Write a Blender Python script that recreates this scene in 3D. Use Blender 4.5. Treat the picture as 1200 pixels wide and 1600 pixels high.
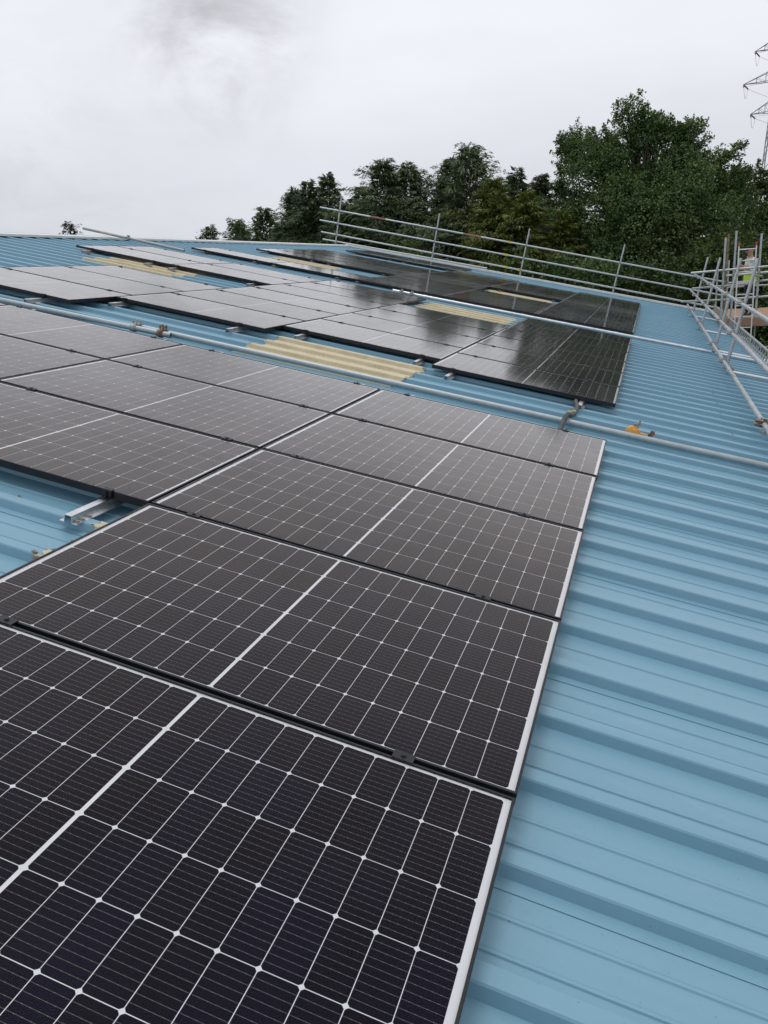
import bpy, math, random
import numpy as np
from mathutils import Vector, Matrix

for o in list(bpy.data.objects):
    bpy.data.objects.remove(o, do_unlink=True)
scene = bpy.context.scene
COL = scene.collection

# ------------------------------------------------------------------ place
# Roof frame: u = down the slope, v = along the ridge, n = normal to the roof.
PITCH = math.radians(13.0)
CT, ST = math.cos(PITCH), math.sin(PITCH)
def RW(u, v, n=0.0):
    return Vector((u * CT + n * ST, v, -u * ST + n * CT))
GROUND = -5.6

# ------------------------------------------------------------------ camera
right = RW(0.93831516, 0.30857905, 0.15602448)
down = RW(0.25001498, -0.29374418, -0.92260873)
fwd = RW(-0.23886644, 0.90470621, -0.352774)
cam_pos = RW(-0.0178, -1.67276, 1.30131)
cd = bpy.data.cameras.new('camera')
cam = bpy.data.objects.new('camera', cd)
COL.objects.link(cam)
m = Matrix.Identity(4)
for i in range(3):
    m[i][0] = right[i]; m[i][1] = -down[i]; m[i][2] = -fwd[i]; m[i][3] = cam_pos[i]
cam.matrix_world = m
cd.sensor_fit = 'VERTICAL'
cd.sensor_height = 36.0
cd.lens = 1232.528 / 1600.0 * 36.0
cd.clip_start = 0.05
cd.clip_end = 6000
scene.camera = cam

# ------------------------------------------------------------------ sky, sun, exposure
SUN_EL, SUN_AZ = 76.0, -30.0      # degrees; azimuth from +Y towards +X
world = bpy.data.worlds.new('World')
scene.world = world
world.use_nodes = True
wn, wl = world.node_tree.nodes, world.node_tree.links
wn.clear()
def W(t, **kw):
    n = wn.new(t)
    for k, v in kw.items():
        setattr(n, k, v)
    return n
def wmath(op, a, b=None, clamp=False):
    n = W('ShaderNodeMath', operation=op, use_clamp=clamp)
    for i, x in enumerate((a, b)):
        if x is None: continue
        if isinstance(x, (int, float)): n.inputs[i].default_value = x
        else: wl.new(x, n.inputs[i])
    return n.outputs[0]
out = W('ShaderNodeOutputWorld')
bg = W('ShaderNodeBackground')
bg.inputs['Strength'].default_value = 0.1
sky = W('ShaderNodeTexSky', sky_type='NISHITA')
sky.sun_disc = False
sky.sun_elevation = math.radians(SUN_EL)
sky.sun_rotation = math.radians(SUN_AZ)
sky.air_density = 1.6; sky.dust_density = 3.0
tc = W('ShaderNodeTexCoord')
sep = W('ShaderNodeSeparateXYZ')
wl.new(tc.outputs['Generated'], sep.inputs[0])
def wnoise(scale, detail, rough, dist=0.0, sc=(1, 1, 2.2), off=(0, 0, 0)):
    mp = W('ShaderNodeMapping')
    mp.inputs['Scale'].default_value = sc
    mp.inputs['Location'].default_value = off
    wl.new(tc.outputs['Generated'], mp.inputs['Vector'])
    n = W('ShaderNodeTexNoise')
    n.inputs['Scale'].default_value = scale
    n.inputs['Detail'].default_value = detail
    n.inputs['Roughness'].default_value = rough
    n.inputs['Distortion'].default_value = dist
    wl.new(mp.outputs[0], n.inputs['Vector'])
    return n.outputs['Fac']
def wramp(fac, stops):
    r = W('ShaderNodeValToRGB')
    r.color_ramp.interpolation = 'EASE'
    while len(r.color_ramp.elements) < len(stops): r.color_ramp.elements.new(0.5)
    for e, (p, c) in zip(r.color_ramp.elements, stops):
        e.position = p; e.color = (*c, 1)
    wl.new(fac, r.inputs[0])
    return r.outputs[0]
# even overcast deck: greyer at the horizon, bright band above it
grad = wramp(wmath('ABSOLUTE', sep.outputs[2]), [(0.0, (.665, .69, .76)), (0.09, (.76, .78, .845)),
             (0.24, (.905, .922, .98)), (0.45, (.765, .785, .85)), (1.0, (.86, .88, .935))])
big = wnoise(2.3, 4.0, 0.5, 0.3)
fine = wnoise(7.0, 6.0, 0.55, 0.5, off=(3.1, 1.7, 0.4))
bigm = W('ShaderNodeMapRange'); bigm.inputs['From Min'].default_value = .3; bigm.inputs['From Max'].default_value = .72
bigm.inputs['To Min'].default_value = .92; bigm.inputs['To Max'].default_value = 1.05
wl.new(big, bigm.inputs[0])
fm = W('ShaderNodeMapRange'); fm.inputs['From Min'].default_value = .32; fm.inputs['From Max'].default_value = .7
fm.inputs['To Min'].default_value = .98; fm.inputs['To Max'].default_value = 1.015
wl.new(fine, fm.inputs[0])
shade = wmath('MULTIPLY', bigm.outputs[0], fm.outputs[0])
# one torn dark wisp of low cloud (direction of its middle)
def wisp(dirv, rad, off, sc, lo, hi, depth):
    nz = wnoise(6.0, 6.0, .62, .6, sc=sc, off=off)
    dv = W('ShaderNodeVectorMath', operation='DISTANCE')
    wl.new(tc.outputs['Generated'], dv.inputs[0]); dv.inputs[1].default_value = dirv
    fall = W('ShaderNodeMapRange', interpolation_type='SMOOTHSTEP')
    fall.inputs['From Min'].default_value = 0.0; fall.inputs['From Max'].default_value = rad
    fall.inputs['To Min'].default_value = 1.0; fall.inputs['To Max'].default_value = 0.0
    wl.new(dv.outputs['Value'], fall.inputs[0])
    mr = W('ShaderNodeMapRange', interpolation_type='SMOOTHSTEP')
    mr.inputs['From Min'].default_value = lo; mr.inputs['From Max'].default_value = hi
    wl.new(nz, mr.inputs[0])
    a = wmath('MULTIPLY', fall.outputs[0], mr.outputs[0])
    return wmath('SUBTRACT', 1.0, wmath('MULTIPLY', a, depth))
def pxdir(x, y):
    d = (right * ((x - 600) / 1232.5) + down * ((y - 800) / 1232.5) + fwd).normalized()
    return tuple(d)
shade = wmath('MULTIPLY', shade, wisp(pxdir(335, 40), .15, (.2, 0, .1), (1, 1, 1.4), .32, .64, .40))
shade = wmath('MULTIPLY', shade, wisp(pxdir(60, 300), .22, (2, 5, 1), (1, 1, 2.5), .42, .66, .08))
cl = W('ShaderNodeMix', data_type='RGBA', blend_type='MULTIPLY')
cl.inputs[0].default_value = 1.0
wl.new(grad, cl.inputs[6]); wl.new(shade, cl.inputs[7])
sc10 = W('ShaderNodeMix', data_type='RGBA', blend_type='MULTIPLY')
sc10.inputs[0].default_value = 1.0
sc10.clamp_result = False
wl.new(cl.outputs[2], sc10.inputs[6]); sc10.inputs[7].default_value = (10, 10, 10, 1)
mx = W('ShaderNodeMix', data_type='RGBA', blend_type='MIX')
mx.inputs[0].default_value = 0.04
wl.new(sc10.outputs[2], mx.inputs[6]); wl.new(sky.outputs[0], mx.inputs[7])
wl.new(mx.outputs[2], bg.inputs['Color'])
wl.new(bg.outputs[0], out.inputs['Surface'])

sd = bpy.data.lights.new('sun', 'SUN')
sd.energy = 0.9
sd.angle = math.radians(22)
sd.color = (1.0, 0.97, 0.92)
sun = bpy.data.objects.new('sun', sd)
COL.objects.link(sun)
az, el = math.radians(SUN_AZ), math.radians(SUN_EL)
sdir = Vector((math.sin(az) * math.cos(el), math.cos(az) * math.cos(el), math.sin(el)))
sun.rotation_euler = (-sdir).to_track_quat('-Z', 'Y').to_euler()
sun.location = (0, 0, 60)

vs = scene.view_settings
vs.view_transform = 'Standard'
vs.look = 'None'
vs.exposure = 0.0
vs.gamma = 1.0
vs.use_curve_mapping = False

# ------------------------------------------------------------------ helpers
def link(o, parent=None):
    COL.objects.link(o)
    if parent is not None:
        o.parent = parent
    return o
def tag(o, label=None, cat=None, group=None, kind=None):
    if label: o['label'] = label
    if cat: o['category'] = cat
    if group: o['group'] = group
    if kind: o['kind'] = kind
    return o
def empty(name, loc=(0, 0, 0), rot=(0, 0, 0), parent=None):
    o = bpy.data.objects.new(name, None)
    o.empty_display_size = 0.1
    o.location = loc; o.rotation_euler = rot
    return link(o, parent)
def roof_empty(name, u, v, n=0.0):
    return empty(name, RW(u, v, n), (0, PITCH, 0))
def place(name, mesh, parent=None, loc=(0, 0, 0), rot=(0, 0, 0)):
    o = bpy.data.objects.new(name, mesh)
    o.location = loc; o.rotation_euler = rot
    return link(o, parent)

class MB:
    def __init__(self):
        self.v, self.f, self.mi, self.sm = [], [], [], []
    def add(self, vs, fs, mi=0, smooth=False):
        b = len(self.v)
        self.v += [tuple(x) for x in vs]
        for f in fs:
            self.f.append(tuple(i + b for i in f)); self.mi.append(mi); self.sm.append(smooth)
        return self
    def box(self, c, s, rot=None, mi=0, taper=1.0):
        x, y, z = s[0] / 2, s[1] / 2, s[2] / 2
        t = taper
        vs = [Vector(p) for p in ((-x, -y, -z), (x, -y, -z), (x, y, -z), (-x, y, -z),
              (-x * t, -y * t, z), (x * t, -y * t, z), (x * t, y * t, z), (-x * t, y * t, z))]
        if rot is not None: vs = [rot @ p for p in vs]
        c = Vector(c)
        return self.add([p + c for p in vs], [(3, 2, 1, 0), (4, 5, 6, 7), (0, 1, 5, 4), (1, 2, 6, 5), (2, 3, 7, 6), (3, 0, 4, 7)], mi)
    def tube(self, pts, r, seg=10, mi=0, cap=True, hollow=False):
        pts = [Vector(p) for p in pts]
        rs = r if isinstance(r, (list, tuple)) else [r] * len(pts)
        rings = []
        ref = None
        for i, p in enumerate(pts):
            d = (pts[min(i + 1, len(pts) - 1)] - pts[max(i - 1, 0)]).normalized()
            if ref is None:
                ref = d.orthogonal().normalized()
            ref = (ref - d * ref.dot(d)).normalized()
            b = d.cross(ref)
            rings.append([p + (ref * math.cos(2 * math.pi * k / seg) + b * math.sin(2 * math.pi * k / seg)) * rs[i] for k in range(seg)])
        vs = [q for ring in rings for q in ring]
        fs = []
        for i in range(len(rings) - 1):
            for k in range(seg):
                a, b2 = i * seg + k, i * seg + (k + 1) % seg
                fs.append((a, b2, b2 + seg, a + seg))
        self.add(vs, fs, mi, True)
        if cap:
            if hollow:            # open pipe end: a rim and a short recess
                for ring, d in ((rings[0], (pts[1] - pts[0]).normalized()), (rings[-1], (pts[-2] - pts[-1]).normalized())):
                    c = sum(ring, Vector()) / seg
                    inn = [c + (q - c) * 0.84 for q in ring]
                    deep = [q + d * rs[0] * 3 for q in inn]
                    vs = ring + inn + deep
                    fs = []
                    for k in range(seg):
                        k2 = (k + 1) % seg
                        fs += [(k, k2, seg + k2, seg + k), (seg + k, seg + k2, 2 * seg + k2, 2 * seg + k)]
                    fs.append(tuple(range(2 * seg, 3 * seg)))
                    self.add(vs, fs, mi, False)
            else:
                self.add(rings[0], [tuple(range(seg))[::-1]], mi)
                self.add(rings[-1], [tuple(range(seg))], mi)
        return self
    def extrude(self, prof, p0, p1, xdir, zdir, mi=0, closed=True, smooth=False):
        # profile (a, b) in xdir/zdir swept from p0 to p1
        xd, zd = Vector(xdir), Vector(zdir)
        p0, p1 = Vector(p0), Vector(p1)
        a = [p0 + xd * q[0] + zd * q[1] for q in prof]
        b = [p1 + xd * q[0] + zd * q[1] for q in prof]
        n = len(prof)
        fs = [(i, (i + 1) % n, n + (i + 1) % n, n + i) for i in range(n if closed else n - 1)]
        if closed:
            fs += [tuple(range(n))[::-1], tuple(range(n, 2 * n))]
        return self.add(a + b, fs, mi, smooth)
    def mesh(self, name, mats):
        me = bpy.data.meshes.new(name)
        me.from_pydata(self.v, [], self.f)
        if not isinstance(mats, (list, tuple)): mats = [mats]
        for mt in mats: me.materials.append(mt)
        me.polygons.foreach_set('material_index', self.mi)
        me.polygons.foreach_set('use_smooth', self.sm)
        me.update()
        return me
    def build(self, name, mats, parent=None, loc=(0, 0, 0), rot=(0, 0, 0)):
        return place(name, self.mesh(name, mats), parent, loc, rot)

# ------------------------------------------------------------------ materials
class NT:
    def __init__(self, name):
        self.m = bpy.data.materials.new(name)
        self.m.use_nodes = True
        self.n, self.l = self.m.node_tree.nodes, self.m.node_tree.links
        self.b = self.n['Principled BSDF']
        self.out = self.n['Material Output']
        self._tc = None
    def new(self, t, **kw):
        x = self.n.new(t)
        for k, v in kw.items(): setattr(x, k, v)
        return x
    def coord(self, which='Object', scale=(1, 1, 1), loc=(0, 0, 0)):
        if self._tc is None: self._tc = self.new('ShaderNodeTexCoord')
        mp = self.new('ShaderNodeMapping')
        mp.inputs['Scale'].default_value = scale
        mp.inputs['Location'].default_value = loc
        self.l.new(self._tc.outputs[which], mp.inputs[0])
        return mp.outputs[0]
    def noise(self, vec, scale, detail=4, rough=.55, dist=0):
        x = self.new('ShaderNodeTexNoise')
        x.inputs['Scale'].default_value = scale; x.inputs['Detail'].default_value = detail
        x.inputs['Roughness'].default_value = rough; x.inputs['Distortion'].default_value = dist
        self.l.new(vec, x.inputs['Vector'])
        return x.outputs['Fac']
    def rng(self, val, a, b, c, d, smooth=False):
        x = self.new('ShaderNodeMapRange')
        if smooth: x.interpolation_type = 'SMOOTHSTEP'
        for k, q in zip(('From Min', 'From Max', 'To Min', 'To Max'), (a, b, c, d)): x.inputs[k].default_value = q
        self.l.new(val, x.inputs[0])
        return x.outputs[0]
    def math(self, op, a, b=None, c=None):
        x = self.new('ShaderNodeMath', operation=op)
        for i, q in enumerate((a, b, c)):
            if q is None: continue
            if isinstance(q, (int, float)): x.inputs[i].default_value = q
            else: self.l.new(q, x.inputs[i])
        return x.outputs[0]
    def mix(self, fac, a, b, mode='MIX'):
        x = self.new('ShaderNodeMix', data_type='RGBA', blend_type=mode)
        for i, q in ((0, fac), (6, a), (7, b)):
            if isinstance(q, (int, float)): x.inputs[i].default_value = q
            elif isinstance(q, tuple): x.inputs[i].default_value = (*q, 1) if len(q) == 3 else q
            else: self.l.new(q, x.inputs[i])
        return x.outputs[2]
    def set(self, **kw):
        for k, v in kw.items():
            k = {'color': 'Base Color', 'rough': 'Roughness', 'metal': 'Metallic', 'spec': 'Specular IOR Level', 'normal': 'Normal'}.get(k, k)
            if isinstance(v, (int, float)): self.b.inputs[k].default_value = v
            elif isinstance(v, tuple): self.b.inputs[k].default_value = (*v, 1)
            else: self.l.new(v, self.b.inputs[k])
        return self
    def bump(self, h, strength=.3, dist=.002):
        x = self.new('ShaderNodeBump')
        x.inputs['Strength'].default_value = strength; x.inputs['Distance'].default_value = dist
        self.l.new(h, x.inputs['Height'])
        self.l.new(x.outputs[0], self.b.inputs['Normal'])
        return self

def simple(name, color, rough=.6, metal=0.0, var=.25, scale=6.0, spec=.5):
    t = NT(name)
    c = t.coord('Object')
    f = t.rng(t.noise(c, scale, 5), .3, .7, 0, 1)
    lo = tuple(x * (1 - var) for x in color); hi = tuple(min(1, x * (1 + var)) for x in color)
    t.set(color=t.mix(f, lo, hi), rough=t.rng(t.noise(c, scale * 2.3, 3), .3, .7, max(.05, rough - .1), min(1, rough + .1)), metal=metal, spec=spec)
    return t.m

# painted steel sheet: pale blue, faint run-off streaks, specks of dirt
def roof_material():
    t = NT('blue_coated_steel')
    gi = t.new('ShaderNodeObjectInfo')
    geo = t.new('ShaderNodeNewGeometry')
    mp = t.new('ShaderNodeMapping'); mp.inputs['Rotation'].default_value = (0, -PITCH, 0)
    t.l.new(geo.outputs['Position'], mp.inputs[0])
    p = mp.outputs[0]
    def m2(sc):
        q = t.new('ShaderNodeMapping'); q.inputs['Scale'].default_value = sc
        t.l.new(p, q.inputs[0]); return q.outputs[0]
    patch = t.rng(t.noise(m2((.35, .7, 1)), 1.6, 5, .6), .3, .7, 0, 1)
    streak = t.rng(t.noise(m2((.28, 22, 1)), 1.0, 4, .65, .2), .35, .75, 0, 1)
    speck = t.rng(t.noise(m2((1, 1, 1)), 120, 2, .5), .70, .78, 0, 1)
    blot = t.rng(t.noise(m2((1, 1.5, 1)), 9, 5, .6), .56, .72, 0, 1)
    c = t.mix(patch, (.155, .318, .418), (.180, .352, .450))
    c = t.mix(t.math('MULTIPLY', streak, .22), c, (.215, .375, .455))
    c = t.mix(t.math('MULTIPLY', blot, .18), c, (.135, .27, .345))
    c = t.mix(t.math('MULTIPLY', speck, .6), c, (.07, .11, .12))
    scuff = t.rng(t.noise(m2((.9, 2.6, 1)), 3.1, 7, .72, 1.2), .57, .70, 0, 1)
    c = t.mix(t.math('MULTIPLY', scuff, .28), c, (.30, .42, .48))
    run = t.rng(t.noise(m2((.5, 9, 1)), 2.2, 5, .7, .4), .60, .78, 0, 1)
    c = t.mix(t.math('MULTIPLY', run, .30), c, (.115, .225, .285))
    c = t.mix(t.rng(gi.outputs['Random'], 0, 1, 0, .14), c, (.20, .36, .45))
    t.set(color=c, rough=t.rng(t.math('ADD', patch, t.math('MULTIPLY', scuff, .5)), 0, 1.3, .28, .46), spec=.55)
    t.bump(t.noise(m2((1, 8, 1)), 14, 3), .12, .002)
    return t.m

def grp_material():
    t = NT('weathered_cream_fibreglass')
    c0 = t.coord('Object')
    a = t.rng(t.noise(c0, 5, 6, .65), .3, .7, 0, 1)
    st = t.rng(t.noise(t.coord('Object', (1.2, 26, 1)), 2.0, 4), .35, .75, 0, 1)
    grit = t.rng(t.noise(c0, 70, 3, .6), .60, .70, 0, 1)
    c = t.mix(a, (.50, .435, .29), (.62, .55, .39))
    c = t.mix(t.math('MULTIPLY', st, .45), c, (.70, .64, .48))
    c = t.mix(t.math('MULTIPLY', grit, .6), c, (.30, .25, .14))
    moss = t.rng(t.noise(c0, 11, 7, .75, .6), .54, .70, 0, 1)
    c = t.mix(t.math('MULTIPLY', moss, .45), c, (.36, .31, .20))
    t.set(color=c, rough=.72, spec=.25)
    t.bump(t.noise(c0, 90, 4), .35, .002)
    return t.m

def cell_material():
    t = NT('monocrystalline_cell')
    uv = t.new('ShaderNodeUVMap'); uv.uv_map = 'cell'
    sp = t.new('ShaderNodeSeparateXYZ'); t.l.new(uv.outputs[0], sp.inputs[0])
    y = t.math('MULTIPLY', sp.outputs[1], 9.0)
    d = t.math('ABSOLUTE', t.math('SUBTRACT', t.math('FRACT', t.math('ADD', y, 40.0)), 0.5))
    bus = t.rng(d, .0, .030, 1, 0, True)
    # solder pads: small dots along the ribbon
    x = t.math('MULTIPLY', sp.outputs[0], 5.0)
    dx = t.math('ABSOLUTE', t.math('SUBTRACT', t.math('FRACT', t.math('ADD', x, 40.0)), 0.5))
    pad = t.math('MULTIPLY', t.rng(dx, .0, .10, 1, 0), t.rng(d, .0, .05, 1, 0))
    geo = t.new('ShaderNodeNewGeometry')
    nz = t.rng(t.noise(geo.outputs['Position'], 3.5, 3), .35, .65, 0, 1)
    rnd = t.new('ShaderNodeObjectInfo')
    base = t.mix(nz, (.0046, .0040, .0068), (.0062, .0055, .0120))
    base = t.mix(t.rng(rnd.outputs['Random'], 0, 1, 0, .6), base, (.0056, .0054, .0165))
    c = t.mix(t.math('MULTIPLY', bus, .62), base, (.30, .28, .27))
    c = t.mix(t.math('MULTIPLY', pad, .6), c, (.45, .44, .42))
    t.set(color=c, rough=.6, spec=.04)
    return t.m

def pane_material():
    # anti-reflective solar glass: reflects by Fresnel, otherwise lets light through
    t = NT('solar_glass')
    t.n.remove(t.b)
    geo = t.new('ShaderNodeNewGeometry')
    lw = t.new('ShaderNodeLayerWeight'); lw.inputs['Blend'].default_value = .5
    refl = t.math('ADD', .004, t.math('MULTIPLY', .985, t.math('POWER', lw.outputs['Facing'], 4.2)))
    nz = t.noise(geo.outputs['Position'], 1.2, 4)
    oi = t.new('ShaderNodeObjectInfo')
    smear = t.rng(t.noise(geo.outputs['Position'], 3.3, 6, .68, .8), .35, .7, .93, 1.05)
    refl = t.math('MULTIPLY', t.math('MULTIPLY', refl, smear), t.rng(oi.outputs['Random'], 0, 1, .93, 1.06))
    gl = t.new('ShaderNodeBsdfGlossy'); pass
    tcol = t.mix(t.rng(lw.outputs['Facing'], .55, .9, 0, 1, True), (1.0, .89, .80), (1.0, .985, .975)); t.l.new(tcol, gl.inputs['Color'])
    t.l.new(t.rng(nz, .3, .7, .065, .105), gl.inputs['Roughness'])
    tr = t.new('ShaderNodeBsdfTransparent')
    df = t.new('ShaderNodeBsdfDiffuse'); df.inputs['Color'].default_value = (.42, .38, .34, 1)
    mx0 = t.new('ShaderNodeMixShader')      # thin film of dust
    dust = t.rng(t.noise(geo.outputs['Position'], 2.2, 6, .65), .45, .8, .0004, .010)
    t.l.new(dust, mx0.inputs[0]); t.l.new(tr.outputs[0], mx0.inputs[1]); t.l.new(df.outputs[0], mx0.inputs[2])
    mx1 = t.new('ShaderNodeMixShader')
    t.l.new(refl, mx1.inputs[0]); t.l.new(mx0.outputs[0], mx1.inputs[1]); t.l.new(gl.outputs[0], mx1.inputs[2])
    mx2 = t.new('ShaderNodeMixShader')
    tr2 = t.new('ShaderNodeBsdfTransparent')
    t.l.new(geo.outputs['Backfacing'], mx2.inputs[0]); t.l.new(mx1.outputs[0], mx2.inputs[1]); t.l.new(tr2.outputs[0], mx2.inputs[2])
    t.l.new(mx2.outputs[0], t.out.inputs['Surface'])
    return t.m

def galv_material(name, col, rough=.42, metal=.75, rust=.0):
    t = NT(name)
    c0 = t.coord('Object')
    a = t.rng(t.noise(c0, 9, 5, .6), .3, .7, 0, 1)
    b = t.rng(t.noise(c0, 34, 3), .55, .75, 0, 1)
    lo = tuple(x * .78 for x in col)
    c = t.mix(a, lo, col)
    c = t.mix(t.math('MULTIPLY', b, .35), c, tuple(x * .55 for x in col))
    sp = t.rng(t.noise(c0, 23, 5, .7), .66, .72, 0, 1)
    c = t.mix(t.math('MULTIPLY', sp, .6), c, (.30, .22, .16))
    if rust:
        r = t.rng(t.noise(c0, 14, 6, .7), .62 - rust, .78 - rust, 0, 1)
        c = t.mix(r, c, (.16, .075, .03))
    t.set(color=c, rough=t.rng(a, 0, 1, rough - .08, rough + .12), metal=metal)
    return t.m

def leaf_material(name, dark, light, warm=None):
    t = NT(name)
    at = t.new('ShaderNodeAttribute'); at.attribute_name = 'tint'
    c = t.mix(at.outputs['Fac'], dark, light)
    if warm:
        c = t.mix(t.rng(at.outputs['Fac'], .88, 1.0, 0, .8), c, warm)
    t.set(color=c, rough=.55, spec=.35)
    tl = t.new('ShaderNodeBsdfTranslucent')
    t.l.new(t.mix(1.0, c, (.9, 1.0, .45), 'MULTIPLY'), tl.inputs[0])
    mx = t.new('ShaderNodeMixShader'); mx.inputs[0].default_value = .28
    t.l.new(t.b.outputs[0], mx.inputs[1]); t.l.new(tl.outputs[0], mx.inputs[2])
    t.l.new(mx.outputs[0], t.out.inputs['Surface'])
    return t.m

M = dict(
    roof=roof_material(), grp=grp_material(), cell=cell_material(), pane=pane_material(),
    white_trim=simple('white_coated_trim', (.70, .71, .70), .45, 0, .10, 5),
    wall=simple('grey_wall_cladding', (.34, .38, .40), .6, 0, .12, 3),
    frame=simple('black_anodised_frame', (.020, .021, .024), .38, .4, .25, 8),
    back=simple('white_backsheet', (.60, .61, .63), .5, 0, .04, 3),
    galv=galv_material('galvanised_tube', (.53, .56, .575), .40, .75, .0),
    galv_lying=galv_material('dull_galvanised_tube', (.43, .48, .50), .48, .7),
    galv_old=galv_material('weathered_galvanised_tube', (.42, .43, .42), .5, .6),
    alu=galv_material('mill_aluminium', (.80, .81, .82), .30, .9),
    coupler=galv_material('coupler_steel', (.40, .40, .38), .5, .7, .06),
    rusty=galv_material('rusty_coupler_steel', (.30, .24, .18), .6, .4, .22),
    zinc=galv_material('bright_zinc', (.62, .62, .58), .35, .85),
    black=simple('black_clamp', (.030, .030, .033), .45, .5, .2, 30),
    conduit=simple('grey_flexible_conduit', (.060, .062, .066), .6, 0, .25, 20),
    orange=simple('orange_yellow_paint', (.62, .30, .055), .55, 0, .3, 40),
    yellow_tag=simple('yellow_tape', (.70, .55, .10), .5, 0, .1, 30),
    red_tape=simple('faded_red_paint', (.33, .13, .10), .7, 0, .35, 20),
    rust_pole=simple('rusty_brown_tube', (.21, .145, .095), .7, .1, .35, 9),
    board=None, debris=simple('dried_moss_and_sealant', (.19, .17, .13), .95, 0, .6, 45, .2),
    bark=simple('tree_bark', (.085, .066, .05), .9, 0, .4, 7, .2),
    grass=simple('rough_grass', (.07, .10, .035), .95, 0, .45, .6, .2),
    steel=simple('pylon_steel', (.24, .245, .25), .55, .5, .15, 1.5),
    insul=simple('brown_grey_insulator', (.16, .14, .13), .35, 0, .2, 3),
    ladder=galv_material('ladder_aluminium', (.66, .66, .66), .38, .85),
    red_cap=simple('red_plastic_cap', (.55, .06, .03), .45, 0, .1, 20),
    lap=simple('edge_shadow_sealant', (.05, .06, .06), .9, 0, .2, 20),
)
def board_material():
    t = NT('scaffold_board_timber')
    c0 = t.coord('Object', (14, 1.0, 14))
    a = t.rng(t.noise(c0, 3, 6, .65, .4), .3, .7, 0, 1)
    b = t.rng(t.noise(t.coord('Object'), 5, 5), .5, .75, 0, 1)
    oi = t.new('ShaderNodeObjectInfo')
    c = t.mix(a, (.24, .155, .10), (.42, .29, .20))
    c = t.mix(t.math('MULTIPLY', b, .5), c, (.16, .12, .09))
    c = t.mix(t.rng(oi.outputs['Random'], 0, 1, 0, .4), c, (.40, .24, .16))
    t.set(color=c, rough=.85, spec=.2)
    return t.m
M['board'] = board_material()

# ------------------------------------------------------------------ ground
gm = MB()
gm.add([(-3000, -3000, GROUND), (3000, -3000, GROUND), (3000, 3000, GROUND), (-3000, 3000, GROUND)], [(0, 1, 2, 3)])
tag(gm.build('ground', M['grass']), kind='structure')

# ------------------------------------------------------------------ building with its blue sheet roof
RIB = 0.3345
RIB0 = 0.18
PAN, CROWN = -0.106, -0.070
U_RIDGE, U_EAVE, U_LAP = -10.30, 2.35, 1.03
V_NEAR_SHEET, V_FAR = -16, 25.95      # first rib index, far verge

bld = empty('industrial_building', (0, 0, GROUND))
tag(bld, 'low industrial building with a pale blue ribbed sheet roof', 'building')
bld_off = Vector((0, 0, -GROUND))
roof_rot = (0, PITCH, 0)

def sheet_profile(nribs, lift_first=0.0, grp=0.0):
    pts = []
    for k in range(nribs):
        y0 = k * RIB
        e = lift_first if k == 0 else 0.0
        g = grp
        if k == 0:
            pts.append((y0 - (.042 if e else .012), PAN + e + g))
        pts += [(y0 - .004 - g * .4, PAN + e + g), (y0 + .0045 - g * .4, CROWN - .005 + e + g), (y0 + .0085, CROWN + e + g),
                (y0 + .030, CROWN + .0006 + e + g), (y0 + .056, CROWN + e + g), (y0 + .060 + g * .4, CROWN - .005 + e + g), (y0 + .068 + g * .4, PAN + e * .5 + g)]
        if k < nribs - 1:
            for ys in (.110, .210):
                pts += [(y0 + ys, PAN + g), (y0 + ys + .003, PAN + .0042 + g), (y0 + ys + .011, PAN + .0042 + g), (y0 + ys + .019, PAN + g)]
    pts.append((pts[-1][0] + .010, pts[-1][1]))
    return pts

def sheet_mesh(name, u0, u1, prof, mat, thick=.0009, segs=1, ragged=0.0, seed=0):
    rnd = random.Random(seed)
    b = MB()
    n = len(prof)
    us = [u0 + (u1 - u0) * i / segs for i in range(segs + 1)]
    top = []
    for j, u in enumerate(us):
        for (y, z) in prof:
            du = rnd.uniform(-ragged, ragged) if j in (0, segs) else 0
            top.append((u + du, y, z))
    vs = top + [(x, y, z - thick) for x, y, z in top]
    N = len(top)
    fs = []
    for j in range(segs):
        for i in range(n - 1):
            a, c = j * n + i, (j + 1) * n + i
            fs.append((a, c, c + 1, a + 1))
            fs.append((N + a, N + a + 1, N + c + 1, N + c))
    for i in range(n - 1):               # ends
        a = i; fs.append((a, a + 1, N + a + 1, N + a))
        a = segs * n + i; fs.append((a + 1, a, N + a, N + a + 1))
    for j in range(segs):
        a, c = j * n, (j + 1) * n
        fs.append((a, N + a, N + c, c))
        a, c = j * n + n - 1, (j + 1) * n + n - 1
        fs.append((c, N + c, N + a, a))
    b.add(vs, fs)
    return b.mesh(name, mat)

prof = sheet_profile(4, .0024)
up_mesh = sheet_mesh('roof_sheet', U_RIDGE, U_LAP, prof, M['roof'])
low_mesh = sheet_mesh('roof_sheet', U_LAP - .12, U_EAVE, [(y, z - .0014) for y, z in prof], M['roof'])
rs = random.Random(4)
k = V_NEAR_SHEET
while RIB0 + k * RIB < V_FAR - .3:
    v = RIB0 + k * RIB
    p = RW(0, v, 0) + bld_off
    place('roof_sheet', up_mesh, bld, p, roof_rot)
    place('roof_sheet', low_mesh, bld, p, roof_rot)
    # far slope beyond the ridge
    q = RW(U_RIDGE, v, 0); q = Vector((2 * q.x, q.y, 0))
    o = place('roof_sheet', up_mesh, bld, Vector((q.x, v + 3 * RIB + .06, 0)) + bld_off, (0, PITCH, math.pi))
    k += 3
V_NEAR = RIB0 + V_NEAR_SHEET * RIB
ROOF_END = RIB0 + (k - 1) * RIB + .4      # where the last sheet stops
ridge = RW(U_RIDGE, 0, 0)
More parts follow.
